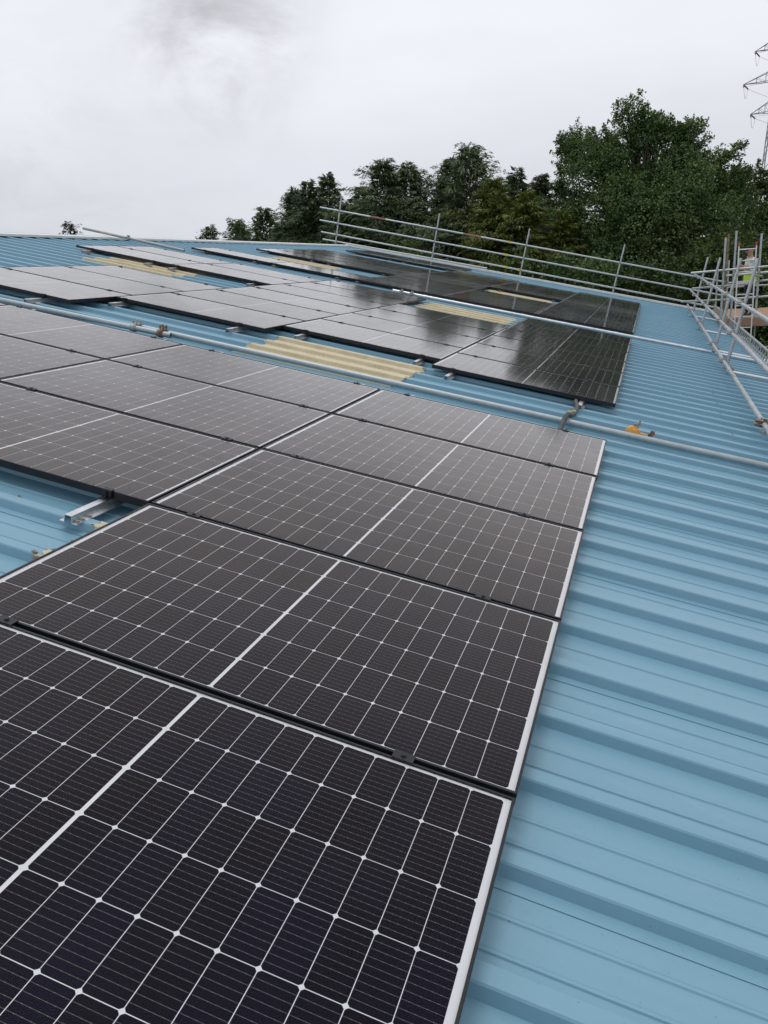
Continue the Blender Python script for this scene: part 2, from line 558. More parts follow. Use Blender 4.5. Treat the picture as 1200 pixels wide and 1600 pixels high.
# ridge cap: folded white trim
b = MB()
for s in (1, -1):
    d = Vector((CT * s, 0, -ST)); nn = Vector((ST * s, 0, CT))
    base = ridge + nn * (CROWN + .040)
    a0 = base - d * .0; a1 = base + d * .17; a2 = a1 + nn * -.036 + d * .004
    t = nn * .0015
    for (p, q) in ((a0, a1), (a1, a2)):
        P = [Vector((p.x, V_NEAR, p.z)), Vector((q.x, V_NEAR, q.z)), Vector((q.x, V_FAR + .12, q.z)), Vector((p.x, V_FAR + .12, p.z))]
        b.add(P + [x + t for x in P], [(0, 1, 2, 3), (7, 6, 5, 4), (0, 4, 5, 1), (1, 5, 6, 2), (2, 6, 7, 3), (3, 7, 4, 0)])
b.build('ridge_cap', M['white_trim'], bld, bld_off)
# verge trim along the far gable, folded over the last rib
b = MB()
vp = [(-.12, -.066), (-.12, -.012), (.13, -.008), (.13, -.20), (.127, -.20), (.127, -.011), (-.117, -.015), (-.117, -.066)]
b.extrude(vp, (U_RIDGE + .0, V_FAR, 0), (U_EAVE + .02, V_FAR, 0), (0, 1, 0), (0, 0, 1))
b.build('verge_trim', M['white_trim'], bld, bld_off, roof_rot)
# gutter
b = MB()
gp = [(-.01, 0), (-.01, -.11), (.13, -.11), (.13, .01), (.127, .01), (.127, -.107), (-.007, -.107), (-.007, 0)]
e = RW(U_EAVE, 0, PAN - .02)
b.extrude(gp, (e.x - .04, V_NEAR, e.z - .01), (e.x - .04, V_FAR + .1, e.z - .01), (1, 0, 0), (0, 0, 1))
b.build('gutter', M['white_trim'], bld, bld_off)
# walls
wall_x = e.x - .10
far_x = 2 * ridge.x - wall_x
for nm, p0, p1 in (('eaves_wall', (wall_x, V_NEAR), (wall_x, V_FAR + .02)), ('eaves_wall', (far_x, V_FAR + .02), (far_x, V_NEAR))):
    b = MB()
    P0, P1 = Vector((*p0, 0)), Vector((*p1, 0))
    d = (P1 - P0).normalized(); nn = Vector((d.y, -d.x, 0))
    L = (P1 - P0).length
    pr = []
    x = 0
    while x < L:
        pr += [(x, 0), (x + .02, -.03), (x + .14, -.03), (x + .16, 0)]
        x += .3
    pr = [(a, c) for a, c in pr if a < L]
    pr += [(L, 0), (L, -.08), (0, -.08)]
    b.extrude(pr, P0 + Vector((0, 0, GROUND)), P0 + Vector((0, 0, e.z - .14)), d, nn)
    b.build(nm, M['wall'], bld, bld_off)
for yy, s in ((V_NEAR + .05, -1), (V_FAR + .02, 1)):
    b = MB()
    P = [(wall_x - .1, yy, GROUND), (far_x + .1, yy, GROUND), (far_x + .1, yy, e.z - .14), (ridge.x, yy, ridge.z - .16), (wall_x - .1, yy, e.z - .14)]
    Q = [(x, y - .08 * s, z) for x, y, z in P]
    b.add(P + Q, [(0, 1, 2, 3, 4), (9, 8, 7, 6, 5)] + [(i, i + 5, (i + 1) % 5 + 5, (i + 1) % 5) for i in range(5)])
    b.build('gable_wall', M['wall'], bld, bld_off)

# cream skylight sheets laid over the ribs
gprof = sheet_profile(4, 0, .0045)
sk_mesh = sheet_mesh('skylight_sheet', -.78, .78, gprof, M['grp'], .003, 14, .028, 5)
for (uc, kk) in ((-2.64, 14), (-7.37, 26), (-2.73, 33), (-7.38, 44), (-2.74, 50), (-1.095, -1), (-7.3, 9)):
    v = RIB0 + kk * RIB
    sk = place('skylight_sheet', sk_mesh, bld, RW(uc, v, 0) + bld_off, roof_rot)
    if kk in (14, -1):
        # crust of dried sealant and moss along the sheet ends
        for ue, sg in ((-.79, -1), (.79, 1)):
            b = MB()
            rr = random.Random(kk + int(ue * 10))
            for i in range(40):
                j = rr.randrange(len(gprof) - 1)
                f = rr.random()
                y = gprof[j][0] * (1 - f) + gprof[j + 1][0] * f
                z = gprof[j][1] * (1 - f) + gprof[j + 1][1] * f
                s = rr.uniform(.003, .009)
                b.box((ue + sg * rr.uniform(-.015, .012), y, z + s * .1), (s * 1.5, s * 2.2, s * .5),
                      Matrix.Rotation(rr.uniform(0, 3), 3, 'Z') @ Matrix.Rotation(rr.uniform(-.5, .5), 3, 'X'))
            o = b.build('sealant_crust', M['debris'], sk)
            o['kind'] = 'stuff'

# roof screws with washers
b = MB()
b.tube([(0, 0, 0), (0, 0, .0025)], .011, 10)
b.tube([(0, 0, .0025), (0, 0, .009)], .0055, 6)
screw = b.mesh('roof_screw', M['coupler'])
for (u, v, n) in ((-2.43, .72, PAN), (-2.36, 1.02, PAN), (1.05, 9.07, CROWN), (1.04, 8.16, CROWN), (1.02, 6.91, CROWN), (1.05, 5.93, CROWN), (1.02, 5.74, PAN), (1.03, 5.0, PAN),
                  (.55, 5.05, PAN), (-1.82, 5.72, PAN), (-3.55, 5.4, PAN), (-4.2, 5.1, PAN), (-2.7, 4.95, CROWN + .005), (-2.1, 5.02, PAN), (-5.0, 5.5, PAN), (1.9, 5.2, PAN), (1.04, 7.5, CROWN), (1.04, 10.1, CROWN)):
    kx = round((v - RIB0) / RIB - (.1 if n > PAN + .01 else .4))
    vv = RIB0 + kx * RIB + (.032 if n > PAN + .01 else .13)
    place('roof_screw', screw, bld, RW(u, vv, n + .0006) + bld_off, roof_rot)

# ------------------------------------------------------------------ solar panels
PL, PW, GAP = 1.763, 1.042, .016
PC, PP = 1.775, PW + GAP
def frame_mesh():
    b = MB()
    lip, th, h = .0075, .0022, .035
    x0, x1, y0, y1 = -PL, 0, 0, PW
    # each side: outer wall, top lip, small chamfer on the outer edge
    c = .0012
    outer = [(x0, y0), (x1, y0), (x1, y1), (x0, y1)]
    def ring(d): return [(x0 + d, y0 + d), (x1 - d, y0 + d), (x1 - d, y1 - d), (x0 + d, y1 - d)]
    levels = [(th, -h), (0, -h), (0, -c), (c, 0), (lip, 0), (lip, -.0060), (th, -.0060), (th, -h)]
    vs = []
    for d, z in levels:
        vs += [(x, y, z) for x, y in ring(d)]
    fs = []
    for i in range(len(levels) - 1):
        for k in range(4):
            a, a2 = i * 4 + k, i * 4 + (k + 1) % 4
            fs.append((a, a2, a2 + 4, a + 4))
    # bottom inward flange
    vs2 = len(vs)
    vs += [(x, y, -h) for x, y in ring(.028)] + [(x, y, -h + .002) for x, y in ring(.028)]
    for k in range(4):
        a, a2 = 4 + k, 4 + (k + 1) % 4
        bq, b2 = vs2 + k, vs2 + (k + 1) % 4
        fs.append((a2, a, bq, b2))
        fs.append((bq, b2, b2 + 4, bq + 4))
    b.add(vs, fs)
    return b.mesh('frame', M['frame'])
FRAME = frame_mesh()
b = MB(); b.box((-PL / 2, PW / 2, -.0068), (PL - .014, PW - .014, .0012)); BACK = b.mesh('backsheet', M['back'])
b = MB(); b.box((-PL / 2, PW / 2, -.0036), (PL - .0154, PW - .0154, .0030)); PANE = b.mesh('pane', M['pane'])
CX, CY = .0852, .1682
def cell_geom(cx, cy):
    w, h, c = .0835 / 2, .1663 / 2, .0060
    pts = [(-w + c, -h), (w - c, -h), (w, -h + c), (w, h - c), (w - c, h), (-w + c, h), (-w, h - c), (-w, -h + c)]
    top = [(cx + x, cy + y, -.00605) for x, y in pts]
    bot = [(cx + x, cy + y, -.0064) for x, y in pts]
    uv = [(x / CX, y / CY) for x, y in pts]
    fs = [tuple(range(8))] + [(i, 8 + i, 8 + (i + 1) % 8, (i + 1) % 8) for i in range(8)]
    return top + bot, fs, uv + uv
def cells_mesh(name, centres):
    b = MB(); uvs = []
    for (x, y) in centres:
        v, f, uv = cell_geom(x, y)
        b.add(v, f); uvs += uv
    me = b.mesh(name, M['cell'])
    lay = me.uv_layers.new(name='cell')
    idx = np.empty(len(me.loops), dtype=np.int32)
    me.loops.foreach_get('vertex_index', idx)
    lay.data.foreach_set('uv', np.array(uvs, dtype=np.float32)[idx].ravel())
    return me
CELL = cells_mesh('solar_cell', [(0, 0)])
CENTRES = []
for half in (0, 1):
    for i in range(10):
        x = -PL / 2 + (.0045 + CX * (i + .5)) * (1 if half else -1)
        for j in range(6):
            CENTRES.append((x, PW / 2 + (j - 2.5) * CY))
CELLS = cells_mesh('solar_cells', CENTRES)

ORD = ['first', 'second', 'third', 'fourth', 'fifth', 'sixth', 'seventh', 'eighth', 'ninth']
PANEL_RS = random.Random(11)
def solar_panel(array, col, row, v0, detailed):
    u = -(col - 1) * PC + PANEL_RS.uniform(-.0025, .0025)
    o = roof_empty('solar_panel', u, v0, PANEL_RS.uniform(-.0006, .0006))
    o.rotation_euler[2] += PANEL_RS.uniform(-.0012, .0012)
    o.rotation_euler[0] += PANEL_RS.uniform(-.0016, .0016)
    place('frame', FRAME, o); place('backsheet', BACK, o); place('pane', PANE, o)
    if detailed:
        for (x, y) in CENTRES:
            place('solar_cell', CELL, o, (x, y, 0))
    else:
        place('solar_cells', CELLS, o)['kind'] = 'stuff'
    tag(o, 'black framed solar panel in %s array, %s column from right, %s panel from front' % (array, ORD[col - 1], ORD[row - 1]),
        'solar panel', 'solar panels on the blue roof')
    return o
def column(array, col, starts, detailed=lambda r: False):
    r = 0
    for (v0, n) in starts:
        for i in range(n):
            r += 1
            solar_panel(array, col, r, v0 + i * PP, detailed(r))

near = {1: [(-PW, 5)], 2: [(GAP + PP, 3)], 3: [(GAP + 2 * PP, 2)], 4: [(GAP + 3 * PP, 1)]}
A2V, A2B, A2C, A2D = 5.804, 6.205, 5.783, 5.037
mid = {1: [(A2V, 6)], 2: [(A2B, 4)], 3: [(A2C, 6)], 4: [(A2D, 3), (9.66, 2)], 5: [(9.66, 2)]}
A3V = 13.20
far = {1: [(A3V, 9)], 2: [(A3V, 3), (18.0, 4)], 3: [(A3V, 9)], 4: [(A3V, 1), (16.1, 4), (22.1, 2)], 5: [(A3V, 1), (16.1, 4), (22.1, 2)]}
for c, st in near.items(): column('nearest', c, st, lambda r: True)
for c, st in mid.items(): column('middle', c, st, (lambda r: r <= 4) if c == 1 else (lambda r: False))
for c, st in far.items(): column('farthest', c, st)

# ------------------------------------------------------------------ mounting rails with clamps
b = MB()
b.box((0, 0, .0022), (.058, .033, .004)); b.box((0, 0, -.012), (.050, .014, .024))
b.tube([(0, 0, .004), (0, 0, .0095)], .0065, 6)
b.tube([(0, 0, .004), (0, 0, .0055)], .0095, 10)
MIDCLAMP = b.mesh('clamp', M['black'])
b = MB()                                   # end clamp: Z-shaped, hugging the frame side
b.box((0, .004, .0022), (.045, .022, .004)); b.box((0, -.0095, -.015), (.045, .005, .036)); b.box((0, -.022, -.033), (.045, .028, .004))
b.tube([(0, -.020, -.031), (0, -.020, .010)], .0045, 6); b.tube([(0, -.020, -.031), (0, -.020, -.024)], .009, 6)
ENDCLAMP = b.mesh('end_clamp', M['black'])
OFFS = {1: (.30, 1.55), 2: (.20, 1.50), 3: (.28, 1.66), 4: (.30, 1.65), 5: (.30, 1.45)}
def rail(array, col, side, off, v0, n, block, front=.22, back=.19):
    u = -(col - 1) * PC - off
    L = n * PP - GAP + front + back
    o = roof_empty('mounting_rail', u, v0 - front, CROWN + .0012)
    b = MB()
    h = -.0354 - (CROWN + .0012)
    pr = [(-.042, 0), (-.042, .002), (-.0195, .002), (-.0165, h), (.0165, h), (.0195, .002), (.042, .002), (.042, 0), (.0175, 0), (.0145, h - .002), (-.0145, h - .002), (-.0175, 0)]
    b.extrude(pr, (0, 0, 0), (0, L, 0), (1, 0, 0), (0, 0, 1))
    b.build('rail_channel', M['alu'], o)
    zc = -(CROWN + .0012)
    for i in range(1, n):
        place('clamp', MIDCLAMP, o, (0, front + i * PP - GAP / 2, zc))
    place('end_clamp', ENDCLAMP, o, (0, front - .001, zc))
    place('end_clamp', ENDCLAMP, o, (0, front + n * PP - GAP + .001, zc), (0, 0, math.pi))
    for yy in (.025, .055, .10):
        place('rail_screw', screw, o, (.031, yy, .002))
    place('rail_screw', screw, o, (-.031, .03, .002))
    tag(o, 'aluminium mounting rail under %s array, %s column from right, %s%s-hand rail' % (array, ORD[col - 1], block, side),
        'mounting rail', 'rails carrying the solar panels')
for array, dct in (('nearest', near), ('middle', mid), ('farthest', far)):
    for c, st in dct.items():
        names = [''] if len(st) == 1 else (['front ', 'rear '] if len(st) == 2 else ['front ', 'middle ', 'rear '])
        for (v0, n), bk in zip(st, names):
            fr = .26 if array != 'farthest' else .12
            if array == 'nearest' and c == 1: fr = .05
            for side, off in zip(('right', 'left'), OFFS[c]):
                ff = fr - (.10 if (c * 7 + int(off * 10)) % 3 == 0 else 0)
                gb = .19 if array == 'nearest' else .08
                rail(array, c, side, off, v0, n, bk, ff, gb)

# ------------------------------------------------------------------ scaffold fittings
TR = .0258
def coupler_mesh(name, mat, mat2):
    # right-angle coupler: two split collars back to back, with flap bolts and nuts (tubes along x below, along z in front)
    b = MB()
    for axis, c in (((1, 0, 0), (0, 0, 0)), ((0, 0, 1), (0, -.052, 0))):
        a = Vector(axis); c = Vector(c)
        b.tube([c - a * .026, c + a * .026], [.0335, .0335], 12, 0)
        b.tube([c - a * .014, c + a * .014], [.0365, .0365], 12, 0)
        side = Vector((0, 0, 1)) if axis[0] else Vector((1, 0, 0))
        b.box(c + side * .042 + Vector((0, -.002, 0)), (.030, .030, .022) if axis[0] else (.022, .030, .030), None, 0)
        q = c + side * .047
        b.tube([q + Vector((0, .030, 0)), q - Vector((0, .045, 0))], .0065, 8, 1)
        b.tube([q - Vector((0, .030, 0)), q - Vector((0, .043, 0))], .013, 6, 1)
    b.box((0, -.026, 0), (.045, .024, .045), None, 0)
    return b.mesh(name, [mat, mat2])
COUP = coupler_mesh('coupler', M['coupler'], M['zinc'])
COUP_RUST = coupler_mesh('coupler', M['rusty'], M['coupler'])
COUP_Y = coupler_mesh('coupler', M['yellow_tag'], M['zinc'])

def tube_obj(name, p0, p1, mat, parent=None, r=TR, seg=14):
    p0, p1 = Vector(p0), Vector(p1)
    b = MB()
    b.tube([Vector((0, 0, 0)), p1 - p0], r, seg, 0, True, True)
    return b.build(name, mat, parent, p0)

def lying_tube(label, a, c, mat, group='scaffold tubes lying on the roof', r=1.0):
    o = roof_empty('scaffold_tube', *a)
    b = MB()
    p = Vector(c) - Vector(a)
    b.tube([Vector((0, 0, 0)), p * .33 + Vector((0, .004, 0)), p * .66 - Vector((0, .003, 0)), p], TR * r, 16, 0, True, True)
    me = b.mesh('scaffold_tube', mat)
    o2 = bpy.data.objects.new('scaffold_tube', me)
    o2.location = o.location; o2.rotation_euler = o.rotation_euler
    bpy.data.objects.remove(o)
    COL.objects.link(o2)
    tag(o2, label, 'scaffold tube', group)
    return o2
NT_ = CROWN + TR + .001
lying_tube('galvanised scaffold tube on roof left of the overlapping coupler joint', (-7.2, 4.41, NT_), (-3.93, 4.655, NT_), M['galv_lying'])
lying_tube('long galvanised scaffold tube lying between nearest and middle panel arrays', (-4.36, 4.715, NT_), (3.0, 4.80, NT_), M['galv_lying'])
lying_tube('bright scaffold tube lying between middle and farthest panel arrays', (-4.40, 12.86, NT_), (1.32, 12.92, NT_), M['alu'], r=.85)
for i, (v, nm, u0, u1) in enumerate(((22.0, 'farthest eaves post', 1.30, 2.30), (17.4, 'second farthest eaves post', 1.36, 2.30),
                         (13.25, 'middle eaves post, upper of two', 1.36, 2.34), (12.84, 'middle eaves post, lower of two', 1.37, 2.30), (10.55, 'fourth eaves post', 1.36, 2.32))):
    lying_tube('short bright tube lying down the slope at ' + nm, (u0, v, NT_), (u1, v + .02, NT_), M['alu'], r=.85)
lying_tube('scaffold tube poking out over the ridge above the skylight', (-8.55, 12.42, -.018), (-10.75, 12.28, .045), M['galv_old'])

def loose_coupler(label, u, v, n, rz, mat=COUP, cat='scaffold coupler', group='couplers on lying tubes'):
    o = empty('scaffold_coupler', RW(u, v, n), (0, PITCH, rz))
    place('coupler_body', mat, o)
    tag(o, label, cat, group)
    return o
# parallel couplers clamping the two overlapping tubes
def parallel_coupler(label, u, vA, vB, mats):
    o = roof_empty('scaffold_coupler', u, (vA + vB) / 2, NT_)
    d = (vB - vA) / 2
    for s in (-1, 1):
        b = MB()
        b.tube([(-.028, s * d, 0), (.028, s * d, 0)], .034, 12, 0)
        b.tube([(-.015, s * d, 0), (.015, s * d, 0)], .0375, 12, 0)
        b.build('collar', mats[0], o)
        for x in (-.018, .018):
            b = MB()
            b.tube([(x, s * d * .6, .028), (x, s * d * .6, .075)], .006, 8, 0)
            b.tube([(x, s * d * .6, .050), (x, s * d * .6, .062)], .0125, 6, 0)
            b.build('bolt', mats[1], o)
    b = MB(); b.box((0, 0, .026), (.05, 2 * d, .016)); b.build('bridge', mats[0], o)
    tag(o, label, 'scaffold coupler', 'couplers on lying tubes')
parallel_coupler('grey coupler, left of the two joining the overlapping roof tubes', -4.30, 4.628, 4.716, (M['coupler'], M['zinc']))
parallel_coupler('rust brown coupler, right of the two joining the overlapping roof tubes', -4.03, 4.648, 4.719, (M['rusty'], M['rusty']))
loose_coupler('left of two small couplers on the bright tube behind middle array', -4.22, 12.862, NT_, 0)
loose_coupler('right of two small couplers on the bright tube behind middle array', -4.02, 12.864, NT_, 0)
loose_coupler('small coupler clamped on the tube poking over the ridge', -9.75, 12.345, .02, 0)

# orange swivel fitting left lying beside the tube
o = empty('scaffold_fitting', RW(.20, 4.955, CROWN + .002), (0, PITCH, -.06))
b = MB()
pts = [(-.075, -.03), (-.055, -.04), (.03, -.038), (.045, -.02), (.045, .02), (.03, .038), (-.055, .04), (-.075, .03)]
def loft(b, rings, mi=0):
    n = len(rings[0]); vs = [p for r in rings for p in r]; fs = []
    for i in range(len(rings) - 1):
        for k_ in range(n):
            a, a2 = i * n + k_, i * n + (k_ + 1) % n
            fs.append((a, a2, a2 + n, a + n))
    fs += [tuple(range(n))[::-1], tuple(range((len(rings) - 1) * n, len(rings) * n))]
    b.add(vs, fs, mi)
loft(b, [[(x * s + dx, y * s, z) for x, y in pts] for z, s, dx in ((0, 1.0, 0), (.022, 1.02, 0), (.045, .85, -.004), (.066, .5, -.010), (.072, .3, -.012))])
b.build('cast_body', M['orange'], o)
b = MB(); b.box((.085, 0, .012), (.11, .034, .020)); b.box((.055, 0, .020), (.05, .046, .012)); b.build('hinge_arm', M['orange'], o)
b = MB(); b.tube([(.125, -.022, .022), (.125, .022, .022)], .020, 10); b.box((.135, 0, .050), (.032, .036, .028)); b.build('jaw', M['rusty'], o)
b = MB(); b.tube([(.012, 0, .050), (.020, 0, .128)], .007, 8); b.tube([(.0165, 0, .092), (.018, 0, .106)], .014, 6); b.tube([(-.012, .0, .064), (-.012, 0, .094)], .012, 8); b.build('bolt', M['coupler'], o)
b = MB(); b.tube([(.143, 0, .05), (.156, 0, .05)], .012, 6); b.build('nut', M['coupler'], o)
tag(o, 'orange-yellow cast scaffold fitting with bolts lying beside the long tube', 'scaffold fitting')

# flexible grey conduit hanging from the middle array across the tube
b = MB()
cp = [(-.345, 5.95, -.055), (-.352, 5.78, -.050), (-.345, 5.66, -.038), (-.318, 5.50, -.044), (-.312, 5.25, -.046), (-.325, 5.00, -.034), (-.338, 4.83, .004), (-.345, 4.74, .016), (-.352, 4.64, .006), (-.358, 4.50, -.045), (-.36, 4.30, -.062)]
fine_pts, rad = [], []
cps = [Vector(p) for p in cp]
for i in range(len(cps) - 1):
    p0, p1, p2, p3 = cps[max(i - 1, 0)], cps[i], cps[i + 1], cps[min(i + 2, len(cps) - 1)]
    for s in range(14):
        t = s / 14
        q = .5 * ((2 * p1) + (p2 - p0) * t + (2 * p0 - 5 * p1 + 4 * p2 - p3) * t * t + (3 * p1 - p0 - 3 * p2 + p3) * t ** 3)
        fine_pts.append(q); rad.append(.0205 if len(fine_pts) % 2 else .0180)
b.tube(fine_pts, rad, 10)
cab = empty('flexible_conduit', RW(0, 0, 0), roof_rot)
b.build('conduit_hose', M['conduit'], cab)
b = MB(); b.tube([(-.320, 5.20, -.045), (-.321, 5.17, -.044)], .024, 10); b.box((-.352, 5.19, -.040), (.04, .022, .006)); b.build('tie_tag', M['yellow_tag'], cab)
tag(cab, 'dark grey flexible conduit running from middle array over the long tube', 'conduit')

# ------------------------------------------------------------------ guardrails
def guardrail(label, posts, rails, couplers, rz_post, extra=None):
    o = roof_empty('scaffold_guardrail', 0, 0, 0)
    for (u, v, n0, n1, du, mat) in posts:
        tube_obj('post', (u, v, n0), (u + du, v, n1), M[mat], o)
        b = MB(); b.box((u, v, n0 - .004), (.13, .13, .008)); b.tube([(u, v, n0), (u, v, n0 + .05)], .030, 10); b.build('foot', M['coupler'], o)
    for (p, q, mat) in rails:
        tube_obj('rail', p, q, M[mat], o)
    for (loc, rot, me) in couplers:
        place('coupler', me, o, loc, rot)
    if extra: extra(o)
    tag(o, label, 'guardrail', 'scaffold guardrails around the roof')
    return o
VG = V_FAR + .03
VP_N = -.045
vposts = [(u, VG, VP_N, 1.50, .0, 'galv') for u in (-10.72, -7.14, -4.04, -.95)]
rl = lambda n0, n1, u0, u1, dv: ((u0, VG - .053 + dv, n0), (u1, VG - .053 + dv, n1), 'galv')
vr = [rl(1.05, .90, -11.45, 2.35, 0), rl(.63, .50, -11.40, 2.35, 0), rl(.25, .11, -11.30, 2.35, 0), ((-11.25, VG + .06, .01), (-5.2, VG + .06, .03), 'galv')]
vc = []
for (u, *_r) in vposts:
    for (p, q, _m) in vr[:3]:
        f = (u - p[0]) / (q[0] - p[0])
        vc.append(((u, VG - .053, p[2] + (q[2] - p[2]) * f), (0, 0, math.pi), COUP))
for u in (-4.55, -4.5):
    pass
def vextra(o):
    for u, ln in ((-9.55, .55), (-6.2, .62)):
        p, q, _m = vr[0]
        f = (u - p[0]) / (q[0] - p[0]); n = p[2] + (q[2] - p[2]) * f
        b = MB(); b.tube([(u, VG - .053, n), (u + ln, VG - .053, n - ln * .0109)], TR + .0012, 12); b.build('red_paint_band', M['red_tape'], o)
    for r_, u in ((0, -4.62), (1, -4.62), (2, -4.55), (2, -4.1)):
        p, q, _m = vr[r_]
        f = (u - p[0]) / (q[0] - p[0])
        b = MB(); c = Vector((u, VG - .053, p[2] + (q[2] - p[2]) * f))
        b.tube([c - Vector((.07, 0, -.0008)), c + Vector((.07, 0, -.0008))], .031, 12); b.box(c + Vector((0, -.02, .03)), (.10, .02, .02))
        b.build('yellow_sleeve', M['yellow_tag'], o)
guardrail('four-post tube guardrail along the far gable edge below the conifers', vposts, vr, vc, 0, vextra)

UE = 1.40
eposts = [(UE, v, CROWN + .012, 1.50, -.02, 'galv') for v in (22.2, 17.9, 13.42, 11.03, 6.32)]
er = [((UE - .053, 25.9, .97), (UE - .053, 2.2, .80), 'galv'), ((UE - .053, 25.9, .50), (UE - .053, 2.2, .40), 'galv'), ((UE - .053, 25.0, .09), (UE - .053, 2.2, -.005), 'galv')]
ec = []
for i, (u, v, *_r) in enumerate(eposts):
    for j, (p, q, _m) in enumerate(er):
        f = (v - p[1]) / (q[1] - p[1])
        ec.append(((UE - .053, v, p[2] + (q[2] - p[2]) * f), (0, 0, math.pi / 2 + math.pi), COUP_RUST if (i, j) in ((4, 2),) else COUP))
def eextra(o):
    for v in (22.0, 17.4, 13.25, 10.55):
        place('coupler', COUP, o, (UE + .01, v, .0), (0, 0, 0))
    b = MB()
    for n0 in (.02, .20):
        b.tube([(2.12, 25.0, n0), (2.12, 3.0, n0 - .06)], .022, 10)
    v = 24.8
    while v > 3.2:
        b.tube([(2.12, v, .015 - (25 - v) * .0027), (2.12, v, .20 - (25 - v) * .0027)], .013, 6); v -= .3
    b.build('ladder_beam', M['galv_old'], o)
    # sleeve joints
    for (r_, v) in ((0, 16.0), (1, 14.6), (1, 12.2), (2, 15.4), (2, 9.4)):
        p, q, _m = er[r_]
        f = (v - p[1]) / (q[1] - p[1])
        c = Vector((UE - .053, v, p[2] + (q[2] - p[2]) * f))
        b = MB(); b.tube([c - Vector((0, .10, 0)), c + Vector((0, .10, 0))], .031, 12); b.box(c + Vector((-.03, 0, .02)), (.02, .12, .03)); b.build('sleeve', M['zinc'], o)
guardrail('five-post tube guardrail along the eaves on the right', eposts, er, ec, 0, eextra)

# ------------------------------------------------------------------ scaffold tower beyond the eaves
PLAT = -.40
tw = empty('scaffold_tower', (3.0, 22.4, GROUND))
o0 = Vector((3.0, 22.4, GROUND))
def tw_tube(nm, p, q, mat='galv', r=TR): return tube_obj(nm, Vector(p) - o0, Vector(q) - o0, M[mat], tw, r)
for (x, y, z1, mat) in ((1.96, 20.6, 1.60, 'galv'), (2.05, 20.9, 1.69, 'rust_pole'), (2.22, 20.9, 1.75, 'galv'), (2.80, 20.9, 1.65, 'galv'),
                        (2.12, 21.3, 1.05, 'galv'), (2.95, 25.2, 1.1, 'galv_old'), (2.15, 25.3, 1.0, 'galv_old'), (4.3, 20.8, 1.5, 'galv'), (4.3, 25.2, 1.2, 'galv_old')):
    p = tw_tube('standard', (x, y, GROUND), (x + .01, y, z1), mat)
for (p, q, mat) in (((1.20, 20.55, .80), (2.98, 20.55, .86), 'galv'), ((1.25, 20.55, .42), (2.75, 20.55, .47), 'galv_old'), ((2.05, 20.85, .68), (4.4, 20.85, .77), 'galv'),
                    ((2.1, 20.85, .50), (4.4, 20.85, .56), 'galv'), ((2.1, 20.85, .10), (4.4, 20.85, .18), 'galv'), ((2.1, 25.25, .22), (4.4, 25.25, .25), 'galv_old'),
                    ((1.0, 20.7, .10), (2.1, 20.7, .10), 'galv_old'), ((2.0, 20.5, PLAT - .09), (4.4, 20.5, PLAT - .09), 'galv_old'), ((2.0, 25.2, PLAT - .09), (4.4, 25.2, PLAT - .09), 'galv_old'), ((2.0, 22.8, PLAT - .09), (4.4, 22.8, PLAT - .09), 'galv_old'),
                    ((2.88, 20.6, .62), (2.88, 25.4, .62), 'galv_old'), ((1.9, 19.5, -1.0), (4.4, 19.5, -.96), 'galv_old')):
    tw_tube('ledger', p, q, mat)
for (x, y, z, me) in ((1.96, 20.57, .82, COUP), (2.05, 20.87, .52, COUP_RUST), (2.05, 20.87, .42, COUP_RUST), (2.05, 20.87, .30, COUP_RUST), (2.22, 20.87, .69, COUP), (2.80, 20.87, .71, COUP), (2.80, 20.87, .52, COUP), (2.80, 20.87, .12, COUP), (2.70, 20.57, .47, COUP), (1.96, 20.57, .44, COUP)):
    place('coupler', me, tw, Vector((x, y, z)) - o0, (0, 0, 0))
rb = random.Random(8)
for i in range(10):
    b = MB()
    L = 5.9 + rb.uniform(-.15, .25)
    b.box((0, 0, 0), (.222, L, .038))
    for s in (-1, 1): b.box((0, s * (L / 2 - .02), 0), (.2235, .035, .0395), None, 1)
    b.build('scaffold_board', [M['board'], M['galv_old']], tw, Vector((1.98 + i * .229 + .11, 22.45 + rb.uniform(-.05, .05), PLAT - .045 + rb.uniform(-.003, .003))) - o0, (0, 0, rb.uniform(-.004, .004)))
b = MB(); b.box((0, 0, 0), (2.4, .038, .20)); b.build('toe_board', M['board'], tw, Vector((3.2, 19.52, PLAT + .02)) - o0)
tag(tw, 'tube scaffold tower with timber platform past the eaves, carrying the worker', 'scaffold tower')

# ladder through the platform
ld = empty('ladder', (2.36, 19.30, -3.6))
lo = Vector((2.36, 19.30, -3.6))
def lz(z): return 19.05 + (z + 3.6) * .095          # leans slightly away
for s, x in ((-1, 2.185), (1, 2.56)):
    b = MB()
    p0, p1 = Vector((x, lz(-3.6), -3.6)) - lo, Vector((x, lz(1.43), 1.43)) - lo
    d = (p1 - p0).normalized()
    b.extrude([(-.013, -.032), (.013, -.032), (.013, .032), (-.013, .032)], p0, p1, (1, 0, 0), d.cross(Vector((1, 0, 0))))
    b.build('stile', M['ladder'], ld)
    b = MB()
    b.extrude([(-.016, -.036), (.016, -.036), (.016, .036), (-.016, .036)], p1 - d * .07, p1 + d * .012, (1, 0, 0), d.cross(Vector((1, 0, 0))))
    b.build('end_cap', M['red_cap'], ld)
z = -3.3
while z < 1.3:
    b = MB(); b.tube([Vector((2.185, lz(z), z)) - lo, Vector((2.56, lz(z), z)) - lo], .015, 8); b.build('rung', M['ladder'], ld)
    z += .255
tag(ld, 'aluminium ladder with red stile caps standing in front of the worker', 'ladder')

